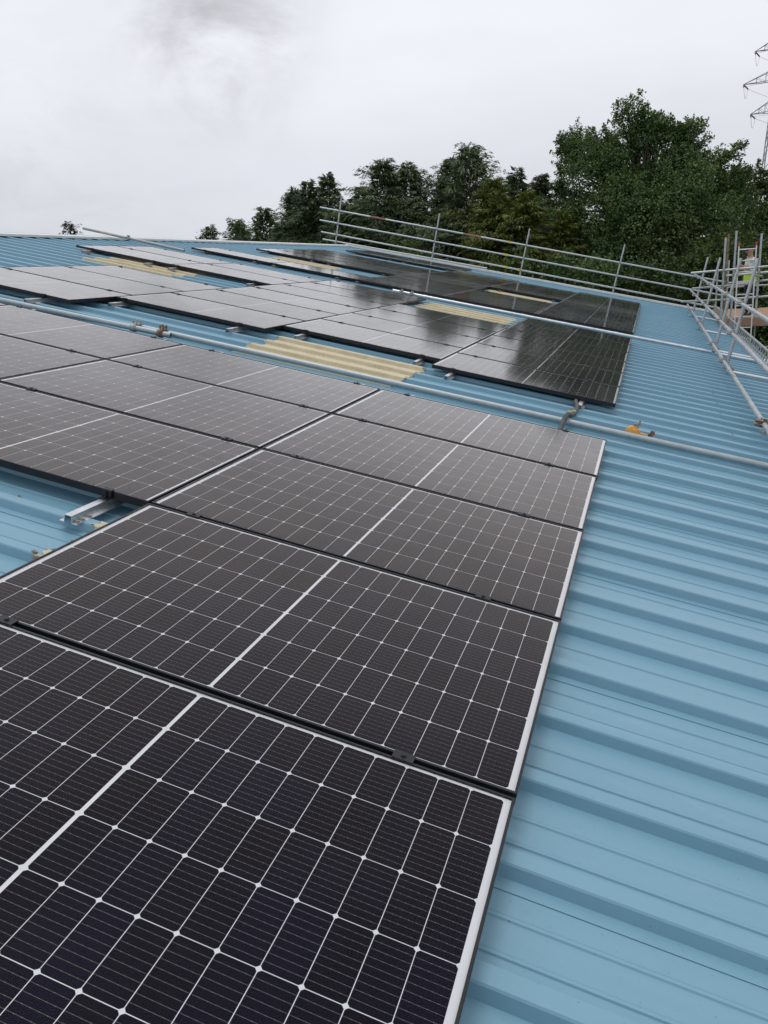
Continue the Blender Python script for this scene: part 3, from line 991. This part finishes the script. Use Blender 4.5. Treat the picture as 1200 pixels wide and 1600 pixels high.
# ------------------------------------------------------------------ vegetation
RNG = np.random.default_rng(21)
def leaf_mesh(name, pos, axis, nrm, ln, wd, tint, mat, bend=.15):
    # each leaf: diamond of four vertices bent along its midrib (two triangles)
    n = len(pos)
    axis = axis / np.linalg.norm(axis, axis=1, keepdims=True)
    side = np.cross(axis, nrm); side /= np.maximum(np.linalg.norm(side, axis=1, keepdims=True), 1e-6)
    up = np.cross(side, axis)
    L, Wd = ln[:, None], wd[:, None]
    v = np.empty((n, 4, 3))
    v[:, 0] = pos
    v[:, 1] = pos + axis * L * .45 + side * Wd * .5 + up * L * bend * .4
    v[:, 2] = pos + axis * L - up * L * bend
    v[:, 3] = pos + axis * L * .45 - side * Wd * .5 + up * L * bend * .4
    me = bpy.data.meshes.new(name)
    me.vertices.add(n * 4)
    me.vertices.foreach_set('co', v.reshape(-1).astype(np.float32))
    me.loops.add(n * 4)
    me.loops.foreach_set('vertex_index', np.arange(n * 4, dtype=np.int32))
    me.polygons.add(n)
    me.polygons.foreach_set('loop_start', np.arange(n, dtype=np.int32) * 4)
    try: me.polygons.foreach_set('loop_total', np.full(n, 4, dtype=np.int32))
    except Exception: pass
    me.update(calc_edges=True)
    at = me.attributes.new('tint', 'FLOAT', 'POINT')
    at.data.foreach_set('value', np.repeat(tint, 4).astype(np.float32))
    me.materials.append(mat)
    return me

LEAF = dict(
    dark=leaf_material('dark_cypress_foliage', (.062, .096, .052), (.150, .205, .095)),
    golden=leaf_material('golden_cypress_foliage', (.075, .105, .022), (.20, .22, .045)),
    broad=leaf_material('broad_green_leaves', (.060, .112, .042), (.172, .252, .088), (.16, .17, .05)),
    shrub=leaf_material('mixed_shrub_leaves', (.040, .072, .026), (.12, .17, .052), (.15, .13, .035)),
    pine=leaf_material('pine_needles', (.035, .050, .028), (.07, .095, .045)),
)

def conifer_stem(b, rg, ox, oy, H, R, nb, per, wind, skirt, seed, acc):
    pts = [(ox, oy, 0)]
    for i in range(1, 9):
        t = i / 8
        pts.append((ox + wind[0] * t ** 3 * 1.2 + .06 * math.sin(seed + i), oy + wind[1] * t ** 3 + .06 * math.cos(seed * 2 + i), H * t * .985))
    b.tube(pts, [max(.015, .22 * (1 - i / 8) ** 1.1) for i in range(9)], 8)
    P, A, N, LN, WD, T = acc
    px = np.array(pts)
    bt = np.sort(rg.random(nb) ** .9) * (1 - skirt) + skirt
    bt[-6:] = np.linspace(.955, .995, 6)
    lobes = rg.uniform(0, 2 * np.pi, 5)
    for t in bt:
        az = rg.uniform(0, 2 * np.pi)
        lob = 1 + .18 * np.cos(3 * az + lobes[0]) * np.sin(9 * t + lobes[1]) + .14 * np.sin(17 * t + lobes[2] + 2 * az)
        shape = min(1.0, (1.01 - t) ** .9 * 1.7 + .02)
        ln = max(.16, R * shape * lob * (rg.uniform(.55, 1.15) if rg.random() < .86 else rg.uniform(1.2, 1.6)))
        base = np.array([np.interp(t, np.linspace(0, 1, 9), px[:, j]) for j in range(3)])
        rise = rg.uniform(.25, .75) + .75 * max(0, t - .6)
        hd = np.array([math.cos(az), math.sin(az), 0]); sd_ = np.array([-hd[1], hd[0], 0])
        tone = rg.uniform(.0, .6)
        k = int(18 + 1.5 * per * (ln / R))
        s = rg.random(k) ** .7 * 1.02
        # plume: rises, arches over, nods at the tip
        pos = base + hd * (ln * s)[:, None]
        pos[:, 2] += ln * (rise * s - .50 * rise * s ** 2.4)
        wv = (ln * (.17 * np.sin(np.pi * np.clip(s, 0, 1) ** .8) * (1.1 - .5 * s)) + .05)[:, None]
        lat = rg.normal(0, 1, (k, 1))
        pos += sd_ * lat * wv + np.array([0, 0, 1.0]) * rg.normal(-.15, .75, (k, 1)) * wv * .6
        pos[:, 0] += wind[0] * .25 * s ** 2 * ln
        tz = rise * (1 - 1.2 * s ** 1.4) - .22
        axv = hd + sd_ * lat * .45 + rg.normal(0, .22, (k, 3)) + np.array([wind[0] * .7, wind[1], 0])
        axv[:, 2] += tz
        P.append(pos); A.append(axv)
        N.append(np.array([0, 0, 1.0]) + rg.normal(0, .45, (k, 3)))
        LN.append(rg.uniform(.14, .38, k) * (.65 + .35 * (ln / R))); WD.append(rg.uniform(.025, .065, k))
        T.append(np.clip(tone + rg.normal(0, .15, k) + .2 * (s > .8), 0, 1))
        if ln > .9 and rg.random() < .5:
            e = base + hd * ln * .8 + np.array([0, 0, ln * rise * .5])
            b.tube([tuple(base), tuple((base + e) / 2 + np.array([0, 0, .06])), tuple(e)], [.035, .022, .008], 5)
    k = int(nb * 9)                     # foliage close to the stem
    t = skirt * .6 + (1 - skirt * .6) * rg.random(k) ** 1.15 * .97
    rr = R * np.minimum(1, (1.01 - t) * 1.85) * .72 * np.sqrt(rg.random(k))
    an = rg.uniform(0, 2 * np.pi, k)
    bs = np.stack([np.interp(t, np.linspace(0, 1, 9), px[:, j]) for j in range(3)], 1)
    P.append(bs + np.stack([np.cos(an) * rr, np.sin(an) * rr, rg.normal(0, .1, k)], 1))
    A.append(np.stack([np.cos(an), np.sin(an), rg.uniform(-.4, .8, k)], 1) + rg.normal(0, .4, (k, 3)))
    N.append(np.array([0, 0, 1.0]) + rg.normal(0, .8, (k, 3)))
    LN.append(rg.uniform(.25, .5, k)); WD.append(rg.uniform(.09, .18, k)); T.append(rg.uniform(0, .5, k))

def conifer(label, x, y, top, R, seed, mat='dark', nb=300, per=62, wind=(-.25, 0), name='cypress_tree', skirt=.25, z0=GROUND, group='cypress trees behind the roof', leaders=3):
    rg = np.random.default_rng(seed)
    H = top - z0
    o = empty(name, (x, y, z0))
    b = MB()
    P, A, N, LN, WD, T = [], [], [], [], [], []
    stems = [(0, 0, 1.0, 1.0, 1.0)]
    for q in range(leaders):
        an = rg.uniform(0, 2 * np.pi); rr = R * rg.uniform(.35, .75)
        stems.append((math.cos(an) * rr * 1.15, math.sin(an) * rr * .8, rg.uniform(.74, .95), rg.uniform(.55, .8), .5))
    for (ox, oy, hf, rf, nf) in stems:
        conifer_stem(b, rg, ox, oy, H * hf, R * rf, int(nb * nf), per, wind, skirt, seed + int(hf * 100), (P, A, N, LN, WD, T))
    b.build('trunk', M['bark'], o)
    me = leaf_mesh('crown', np.concatenate(P), np.concatenate(A), np.concatenate(N), np.concatenate(LN), np.concatenate(WD), np.concatenate(T), LEAF[mat])
    place('crown', me, o)
    tag(o, label, 'tree', group)
    return o

def broadleaf(label, name, base, lumps, seed, mat='broad', dens=420, leaf=(.13, .24), group=None, trunk_r=.34, cat='tree', twigs=9):
    rg = np.random.default_rng(seed)
    o = empty(name, base)
    B = np.array(base, dtype=float)
    b = MB()
    L = []
    for (x, y, z, r) in lumps:
        L.append((x, y, z, r * .72))
        for q in range(5 if r > .9 else 2):
            d = rg.normal(0, 1, 3); d[1] *= .8; d /= np.linalg.norm(d)
            L.append((x + d[0] * r * .72, y + d[1] * r * .72, z + d[2] * r * .62, r * rg.uniform(.34, .50)))
    L = np.array(L, dtype=float)
    top = L[:, 2].max()
    cx, cy = L[:, 0].mean(), L[:, 1].mean()
    zf = B[2] + (np.percentile(L[:, 2], 12) - B[2]) * .85
    fork = np.array([cx * .7 + B[0] * .3, cy * .7 + B[1] * .3, zf])
    tp = [(0, 0, 0), tuple((fork - B) * .5 + np.array([.12, 0, 0])), tuple(fork - B), (cx - B[0], cy - B[1], (zf + top) / 2 - B[2]), (cx - B[0] + .2, cy - B[1], top * .8 + zf * .2 - B[2])]
    b.tube(tp, [trunk_r, trunk_r * .8, trunk_r * .62, trunk_r * .36, trunk_r * .1], 9)
    P, A, N, LN, WD, T = [], [], [], [], [], []
    for (x, y, z, r) in L:
        c = np.array([x, y, z])
        hh = min(max(z - r * 1.2, zf), (zf + top) / 2)
        f = (hh - zf) / max(top - zf, .1)
        s0 = fork + (np.array([cx, cy, hh]) - fork) * (1 if hh > zf else 0)
        mid = (s0 + c) / 2 + np.array([0, 0, -.12 * r]) + rg.normal(0, .12 * r, 3)
        b.tube([tuple(s0 - B), tuple(mid - B), tuple(c - B)], [trunk_r * .28 * (1 - .4 * f), trunk_r * .17, trunk_r * .07], 6)
        tone = rg.uniform(0, .6)
        n = int(dens * r ** 2)
        d = rg.normal(0, 1, (n, 3)); d /= np.linalg.norm(d, axis=1, keepdims=True)
        ph = rg.uniform(0, 6.3, 6)
        wob = 1 + .16 * np.sin(4 * d[:, 0] + ph[0]) * np.cos(4 * d[:, 2] + ph[1]) + .12 * np.sin(7 * d[:, 1] + ph[2] + 5 * d[:, 2])
        rad = r * wob * (.38 + .62 * rg.random(n) ** .40)
        P.append(c + d * rad[:, None] * np.array([1, 1, .9]))
        A.append(d * .7 + rg.normal(0, .6, (n, 3)) + np.array([-.15, 0, -.25])); N.append(np.array([0, 0, .8]) + d * .5 + rg.normal(0, .45, (n, 3)))
        LN.append(rg.uniform(*leaf, n)); T.append(np.clip(tone + rg.normal(.05, .2, n), 0, 1))
        # twigs that break the outline, leaves set along them
        for q in range(int(twigs * (r + .4))):
            dd = rg.normal(0, 1, 3); dd[2] = abs(dd[2]) * .9 - .15; dd /= np.linalg.norm(dd)
            st = c + dd * r * .72; ln = r * rg.uniform(.22, .50) + .14
            curve = np.array([-.15, 0, .25]) * ln
            e = st + dd * ln + curve
            b.tube([tuple(st - B), tuple((st + e) / 2 - B - curve * .15), tuple(e - B)], [.016, .011, .005], 4)
            k = int(14 + 40 * ln)
            tt = rg.random(k) ** .8
            pp = st + dd * (ln * tt)[:, None] + curve * (tt ** 2)[:, None] + rg.normal(0, .10, (k, 3)) * (1.3 - tt)[:, None]
            P.append(pp); A.append(dd + rg.normal(0, .7, (k, 3)) + np.array([-.1, 0, -.2])); N.append(np.array([0, 0, 1.0]) + rg.normal(0, .5, (k, 3)))
            LN.append(rg.uniform(*leaf, k)); T.append(np.clip(tone + .12 + rg.normal(0, .2, k), 0, 1))
    b.build('trunk', M['bark'], o)
    LNc = np.concatenate(LN)
    me = leaf_mesh('crown', np.concatenate(P) - B, np.concatenate(A), np.concatenate(N), LNc, LNc * RNG.uniform(.6, .85, len(LNc)), np.concatenate(T), LEAF[mat], .22)
    place('crown', me, o)
    tag(o, label, cat, group)
    return o

syc = [(-3.5, 42.0, 7.75, 1.05), (-3.0, 42.4, 7.0, 1.1), (-2.15, 43.0, 7.3, .95), (-0.9, 41.5, 8.35, 1.15), (-.4, 41.8, 7.5, 1.2), (0.45, 42.5, 8.1, .95), (.7, 42.3, 7.1, 1.1), (2.0, 42.0, 7.15, 1.0), (1.7, 42.0, 6.2, 1.1),
       (-4.0, 42.5, 6.4, .9), (-4.2, 42.3, 7.2, .4), (-4.3, 42.4, 5.3, .7), (-2.69, 41.0, 5.54, 1.8), (-0.94, 42.0, 5.76, 2.0), (0.92, 41.0, 5.2, 1.9), (2.51, 42.5, 5.3, 1.3), (3.1, 42.0, 5.9, 0.7), (3.7, 42.0, 6.2, .30), (4.05, 42.0, 6.5, .16), (3.5, 42.2, 4.9, 1.0),
       (-4.2, 42.0, 4.0, 1.2), (-4.6, 42.0, 3.0, .9), (-2.44, 40.0, 3.14, 2.1), (-0.36, 39.5, 2.74, 2.4), (1.64, 40.5, 2.85, 2.1), (3.2, 42.0, 3.4, 1.5), (4.4, 42.5, 3.6, .9), (-4.73, 42.0, 1.83, 1.6), (-2.39, 40.0, 0.89, 2.2), (-0.28, 39.0, 0.44, 2.5), (1.96, 40.0, 0.47, 2.2), (3.9, 42.0, 1.4, 1.6),
       (-3.25, 39.5, -0.62, 2.0), (-0.8, 39.0, -1.3, 2.3), (1.51, 39.5, -1.13, 2.0), (-1.76, 44.5, 3.97, 2.0), (0.81, 44.5, 3.45, 2.0)]
syc = [(x, y, z - .85 * max(0, z - 3) / 5, r * (.95 if z > 5 else 1)) for x, y, z, r in syc]
broadleaf('large dark green broadleaf tree, tallest in view, behind the gable guardrail', 'sycamore_tree', (-.6, 42.0, GROUND), syc, 5, 'broad', 1150, (.075, .15), twigs=8)

def P_(x, y, top): return x, y, top
CON = [
    ('small ragged cypress, leftmost of the row above the ridge', -27.08, 46, 5.0, 1.1, 'dark', 120),
    ('low bushy cypress, second from left in the row', -24.06, 44, 5.0, 1.7, 'dark', 170),
    ('cypress, third from left, just below its taller neighbours', -21.38, 43, 5.45, 1.8, 'dark', 200),
    ('cypress with a nodding tip, left of the twin spires near gable post', -19.2, 42, 6.25, 1.5, 'dark', 230),
    ('cypress behind the left ends of the gable rails', -17.72, 41, 6.48, 1.5, 'dark', 240),
    ('slender cypress rising just left of the leftmost gable post', -16.79, 42, 6.85, 1.4, 'dark', 240),
    ('shorter cypress just right of the leftmost gable post', -15.56, 43, 6.1, 1.3, 'dark', 220),
    ('broad cypress with a blunt double top, left of centre', -13.52, 41, 7.1, 2.0, 'dark', 330),
    ('cypress filling the gap between two tall broad ones', -12.2, 42, 6.9, 1.8, 'dark', 300),
    ('tall narrow cypress, left of the two highest tops', -10.5, 43, 7.1, 1.7, 'dark', 300),
    ('highest cypress with side boughs, behind the second gable post', -8.82, 41, 7.35, 2.1, 'dark', 360),
    ('golden green cypress between the dark cypresses and the broadleaf tree', -7.0, 39, 5.5, 1.6, 'golden', 260),
    ('low golden green cypress in front of the broadleaf tree edge', -5.7, 38, 4.6, 1.4, 'golden', 230),
    ('pale spired cypress against the left of the broadleaf tree', -5.5, 42.5, 5.75, 1.3, 'pine', 220),
]
for i, (lb, x, y, top, R, mt, nb) in enumerate(CON):
    conifer(lb, x, y, top, R * 2.1, 100 + i, mt, int(nb * 1.1), 66, wind=(.25 - .15 * (i % 3), .05))
# second line of cypresses that closes the gaps
BACK = [(-22.8, 49, 4.9, 2.8), (-20.2, 48, 5.4, 2.8), (-17.0, 48, 5.8, 2.8), (-14.4, 48, 6.2, 3.0), (-11.4, 48, 6.6, 3.0), (-8.2, 47, 6.2, 3.0), (-6.0, 48, 5.9, 3.0)]
for i, (x, y, top, R) in enumerate(BACK):
    conifer('dark cypress of the rear line, %s from left, showing between front trees' % ORD[i], x, y, top, R, 300 + i, 'dark', 190, 50, group='rear line of cypresses', leaders=2)
conifer('lone small pine top standing beyond the ridge at far left', -48.8, 60, 7.4, 3.6, 77, 'pine', 60, 34, (.1, 0), 'pine_tree', .78, group='lone pine', leaders=2)

def bush(label, x, y, z, r, seed, mat='shrub', name='shrub', group='shrubs below the trees', n=9, z0=GROUND):
    rg = np.random.default_rng(seed)
    L = []
    h = z - z0
    for i in range(n):
        f = (i + .5) / n
        L.append((x + rg.uniform(-.75, .75) * r, y + rg.uniform(-.5, .5) * r, z0 + h * (.30 + .58 * f) - .2, r * rg.uniform(.45, .68)))
    return broadleaf(label, name, (x, y, z0), L, seed, mat, 430, (.10, .19), group, .09, 'shrub', 7)
BUSH = [('dark shrub behind the gable rails below the tallest cypresses', -9.1, 35.5, 2.5, 2.3, 'shrub'), ('dark shrub behind the gable rails below the golden cypress', -6.6, 35, 2.1, 2.2, 'shrub'),
        ('leafy shrub behind the third gable post', -4.0, 35, 2.0, 2.2, 'broad'), ('leafy shrub behind the gable rails under broadleaf tree, left one', -1.9, 35.4, 1.5, 2.2, 'broad'),
        ('leafy shrub behind the rightmost gable post', .2, 35, 1.2, 2.2, 'shrub'), ('leafy shrub behind the corner where the two guardrails meet', 2.2, 35.2, 1.1, 2.1, 'broad'),
        ('yellowish shrub behind the worker on the scaffold tower', 4.0, 36, 2.3, 2.0, 'shrub'), ('dark shrub beyond the scaffold tower at right edge', 6.0, 34, .8, 2.2, 'shrub'),
        ('low shrub below the scaffold platform at right edge', 4.4, 29.5, -1.6, 1.7, 'broad'), ('dark shrub behind the yellowish shrub, just right of the worker', 6.2, 40, 2.4, 2.6, 'shrub'), ('dark shrub between broadleaf tree and yellowish shrub', 3.2, 39, 2.0, 2.3, 'shrub'), ('tall dark shrub right behind the platform posts, under the broadleaf tree', 2.6, 37.5, 3.2, 2.4, 'shrub'), ('dark shrub behind the gable rails below broad cypress', -12.0, 36, 2.6, 2.2, 'shrub'), ('dark shrub behind the gable rails near the leftmost gable post', -15.0, 37, 2.7, 2.2, 'shrub')]
for i, (lb, x, y, z, r, mt) in enumerate(BUSH):
    bush(lb, x, y, z, r, 500 + i, mt)
broadleaf('bushy tree at right edge, below the pylon and behind the worker', 'ash_tree', (5.2, 46, GROUND),
          [(4.6, 46, 4.2, 1.3), (5.6, 46.5, 3.8, 1.4), (4.3, 45.5, 2.6, 1.5), (5.8, 45, 2.2, 1.6), (4.8, 45, .8, 1.7), (6.6, 46, 1.0, 1.8), (4.2, 45, -.8, 1.6), (5.8, 45, -.6, 1.8), (7.2, 46, 2.6, 1.5)], 61, 'shrub', 480, (.10, .19), trunk_r=.2, twigs=6)

# ------------------------------------------------------------------ pylon and its lines
PX, PY = 26.9, 220.0
py = empty('electricity_pylon', (PX, PY, GROUND))
PYL = [(0, 3.9), (12, 3.25), (24, 2.6), (36, 1.9), (45, 1.35), (53, .95), (57, .12)]     # height above ground, half width
def hw(z):
    return float(np.interp(z, [a for a, _ in PYL], [w for _, w in PYL]))
def strut(nm, p, q, r): 
    b = MB(); b.tube([p, q], r, 5); return b.build(nm, M['steel'], py)
for sx in (-1, 1):
    for sy in (-1, 1):
        b = MB(); b.tube([(sx * w, sy * w, z) for z, w in PYL], [.13, .13, .12, .11, .10, .09, .06], 5); b.build('leg', M['steel'], py)
zs = [0, 7, 13.5, 19.5, 25, 30, 34.5, 38.5, 42, 45.5, 48.5, 51, 53.5]
for face in range(4):
    b = MB()
    for z0, z1 in zip(zs[:-1], zs[1:]):
        w0, w1 = hw(z0), hw(z1)
        c = [(-1, -1), (1, -1), (1, 1), (-1, 1)]
        a, d = c[face], c[(face + 1) % 4]
        A0, A1, D0, D1 = (a[0] * w0, a[1] * w0, z0), (a[0] * w1, a[1] * w1, z1), (d[0] * w0, d[1] * w0, z0), (d[0] * w1, d[1] * w1, z1)
        b.tube([A0, D1], .055, 4); b.tube([D0, A1], .055, 4); b.tube([A1, D1], .05, 4)
    b.build('face_bracing', M['steel'], py)
ARMS = [(50.4, 6.0), (43.8, 8.0), (37.3, 6.05)]
for z, reach in ARMS:
    for s in (-1, 1):
        b = MB()
        w = hw(z); w2 = hw(z + 2.6)
        tip = Vector((s * reach, 0, z))
        for sy in (-1, 1):
            b.tube([(s * w, sy * w, z), tip], .075, 5); b.tube([(s * w2, sy * w2, z + 2.6), tip], .07, 5)
            for f in (.3, .6):
                lo_ = Vector((s * w, sy * w, z)).lerp(tip, f); hi_ = Vector((s * w2, sy * w2, z + 2.6)).lerp(tip, f)
                b.tube([lo_, hi_], .045, 4)
                b.tube([hi_, Vector((s * w, sy * w, z)).lerp(tip, max(0, f - .3))], .04, 4)
        for f in (.3, .6):
            b.tube([Vector((s * w, -w, z)).lerp(tip, f), Vector((s * w, w, z)).lerp(tip, f)], .045, 4)
        arm = b.build('cross_arm', M['steel'], py)
        for dy in (-1, 1):
            bb = MB()
            d = Vector((.62 if dy > 0 else -.05, dy, -.42)).normalized()
            pts, rr = [], []
            for i in range(19):
                pts.append(tip + d * (.2 + 2.2 * i / 18)); rr.append(.17 if i % 2 else .07)
            bb.tube(pts, rr, 7); bb.build('insulator', M['insul'], py)
        bb = MB()
        a_ = tip + Vector((.62, 1, -.42)).normalized() * 2.4; c_ = tip + Vector((-.05, -1, -.42)).normalized() * 2.4
        bb.tube([a_.lerp(c_, t) + Vector((0, 0, -2.2 * 4 * t * (1 - t))) for t in [i / 8 for i in range(9)]], .035, 4)
        bb.build('jumper_loop', M['insul'], py)
        for dy in (1, -1):
            bb = MB()
            st = tip + Vector((.62 if dy > 0 else -.05, dy, -.42)).normalized() * 2.4
            en = st + (Vector((180, 260, -2)) if dy > 0 else Vector((-16, -330, -4)))
            if dy < 0: en = st + Vector((120, -300, -3))
            bb.tube([st.lerp(en, t) + Vector((0, 0, -9 * 4 * t * (1 - t))) for t in [i / 16 for i in range(17)]], .028, 4)
            bb.build('conductor', M['insul'], py)
tag(py, 'grey lattice electricity pylon with three pairs of cross arms at right edge', 'pylon')

# ------------------------------------------------------------------ the worker on the platform
def worker(loc, rz):
    root = empty('person', loc, (0, 0, rz))
    # faces local -x. joints: (x, y, z, radius_x, radius_y)
    J = [(0, 0, .98, .125, .165), (0, 0, 1.15, .115, .155), (-.01, 0, 1.32, .12, .175), (-.015, 0, 1.45, .085, .13), (-.03, 0, 1.52, .055, .058),
         (-.055, 0, 1.60, .075, .070), (-.075, 0, 1.68, .092, .078), (-.06, 0, 1.755, .075, .068)]
    E = [(i, i + 1) for i in range(7)]
    def chain(start, pts):
        prev = start
        for p in pts:
            J.append(p); E.append((prev, len(J) - 1)); prev = len(J) - 1
    for s in (-1, 1):
        chain(0, [(.0, s * .095, .90, .095, .095), (-.015, s * .105, .70, .082, .082), (-.02, s * .11, .50, .062, .062), (.0, s * .115, .30, .058, .056), (.03, s * .12, .10, .044, .042), (-.02, s * .125, .045, .045, .045), (-.13, s * .135, .035, .036, .042)])
    elbow = {1: ((-.02, .235, 1.17), (-.22, .17, 1.22), (-.29, .13, 1.25)), -1: ((-.03, -.235, 1.16), (-.23, -.10, 1.27), (-.30, -.07, 1.31))}
    for s in (-1, 1):
        e, w, h = elbow[s]
        chain(3, [(-.01, s * .17, 1.43, .068, .064), (-.01, s * .215, 1.30, .052, .052), (*e, .044, .044), (*w, .032, .030), (*h, .034, .024)])
    me = bpy.data.meshes.new('body')
    me.from_pydata([j[:3] for j in J], E, [])
    ob = place('body', me, root)
    md = ob.modifiers.new('skin', 'SKIN')
    md.use_smooth_shade = True
    sv = me.skin_vertices[0].data
    for i, j in enumerate(J):
        sv[i].radius = (j[3], j[4]); sv[i].use_root = (i == 0)
    sb = ob.modifiers.new('sub', 'SUBSURF'); sb.levels = 2; sb.render_levels = 2
    dg = bpy.context.evaluated_depsgraph_get()
    ev = bpy.data.meshes.new_from_object(ob.evaluated_get(dg))
    ob.modifiers.clear()
    ob.data = ev
    skin = simple('skin', (.42, .24, .17), .55, 0, .08, 20)
    shirt = simple('grey_shirt', (.50, .52, .53), .85, 0, .12, 12)
    trous = simple('dark_navy_trousers', (.022, .024, .035), .9, 0, .3, 12)
    boot = simple('dark_boot', (.03, .026, .022), .7, 0, .3, 20)
    for mt in (skin, shirt, trous, boot): ev.materials.append(mt)
    for p in ev.polygons:
        c = p.center
        p.use_smooth = True
        arm_out = c.x < -.10 and 1.05 < c.z < 1.42 and abs(c.y) < .30 and c.x < -.13
        if c.z < .12: p.material_index = 3
        elif c.z < 1.0 and abs(c.y) < .24: p.material_index = 2
        elif c.z > 1.50 or arm_out: p.material_index = 0
        else: p.material_index = 1
    # hi-vis waistcoat: shell round the torso, open at the arms
    vest = simple('pale_hi_vis_cloth', (.52, .58, .44), .8, 0, .15, 14)
    neon = simple('yellow_hi_vis_cloth', (.50, .72, .04), .75, 0, .12, 14)
    silver = simple('silver_reflective_tape', (.62, .64, .66), .35, .3, .08, 20)
    prof = [(.90, .150, .195, 1), (.98, .152, .195, 1), (1.10, .146, .186, 1), (1.105, .149, .189, 2), (1.155, .147, .187, 2), (1.16, .144, .184, 0), (1.28, .146, .196, 0), (1.285, .149, .199, 2), (1.33, .148, .200, 2), (1.335, .145, .196, 0), (1.42, .118, .176, 0), (1.47, .085, .120, 1), (1.50, .070, .085, 1)]
    seg = 24
    mb = MB()
    rings = [[(-.012 + rx * math.cos(2 * math.pi * k_ / seg), ry * math.sin(2 * math.pi * k_ / seg), z) for k_ in range(seg)] for z, rx, ry, _ in prof]
    vs_ = [p for r in rings for p in r]
    for i in range(len(rings) - 1):
        for k_ in range(seg):
            a, a2 = i * seg + k_, i * seg + (k_ + 1) % seg
            mb.add([vs_[a], vs_[a2], vs_[a2 + seg], vs_[a + seg]], [(0, 1, 2, 3)], prof[i][3], True)
    mb.build('waistcoat', [vest, neon, silver], root)
    # cap with a peak
    cap = simple('dark_cap', (.018, .018, .022), .85, 0, .2, 20)
    mb = MB()
    rings = []
    for z, s in ((1.705, 1.0), (1.74, 1.04), (1.775, .95), (1.80, .72), (1.812, .35)):
        rings.append([(-.065 + .105 * s * math.cos(2 * math.pi * k_ / 16), .088 * s * math.sin(2 * math.pi * k_ / 16), z) for k_ in range(16)])
    loft(mb, rings)
    mb.add([(-.13, -.075, 1.715), (-.13, .075, 1.715), (-.235, .05, 1.685), (-.235, -.05, 1.685), (-.13, -.075, 1.705), (-.13, .075, 1.705), (-.235, .05, 1.677), (-.235, -.05, 1.677)],
           [(0, 1, 2, 3), (7, 6, 5, 4), (3, 2, 6, 7), (0, 3, 7, 4), (1, 5, 6, 2)])
    mb.build('cap', cap, root)
    # face and ears
    mb = MB()
    mb.box((-.168, 0, 1.655), (.03, .026, .045), None, 0, .5)
    for s in (-1, 1):
        mb.tube([(-.06, s * .078, 1.665), (-.055, s * .092, 1.665)], [.028, .022], 8)
    mb.build('nose_and_ears', skin, root)
    mb = MB()
    for s in (-1, 1): mb.box((-.158, s * .030, 1.682), (.008, .022, .009))
    mb.box((-.150, 0, 1.612), (.010, .045, .008))
    mb.build('eyes_and_mouth', boot, root)
    # hands: palm with four fingers and a thumb curled round the phone
    for s, h in ((1, (-.30, .125, 1.255)), (-1, (-.315, -.06, 1.32))):
        mb = MB()
        hx, hy, hz = h
        mb.box((hx, hy, hz), (.075, .035, .07))
        for i in range(4):
            z = hz + .03 - i * .019
            ln = (.060, .068, .064, .050)[i]
            mb.tube([(hx - .03, hy, z), (hx - .03 - ln * .6, hy - s * .012, z + .004), (hx - .03 - ln * .8, hy - s * .034, z + .002)], [.0095, .009, .0075], 6)
        mb.tube([(hx + .01, hy - s * .012, hz + .03), (hx - .02, hy - s * .035, hz + .052), (hx - .05, hy - s * .040, hz + .056)], [.012, .010, .008], 6)
        mb.build('hand', skin, root)
    tag(root, 'worker in dark cap and hi-vis waistcoat, head bowed over the phone held up', 'person')
    ph = MB()
    ph.box((0, 0, 0), (.012, .075, .150), Matrix.Rotation(.5, 3, 'Y'))
    p = ph.build('phone', simple('black_phone', (.015, .015, .018), .25, 0, .1, 10), None, Vector(loc) + Matrix.Rotation(rz, 3, 'Z') @ Vector((-.36, .03, 1.30)))
    p.rotation_euler = (0, 0, rz)
    tag(p, 'small black phone held in the hands of the worker', 'phone')
worker((2.74, 22.0, PLAT - .022), .35)

# render defaults
scene.render.engine = 'CYCLES'
scene.cycles.max_bounces = 8
scene.cycles.transparent_max_bounces = 12
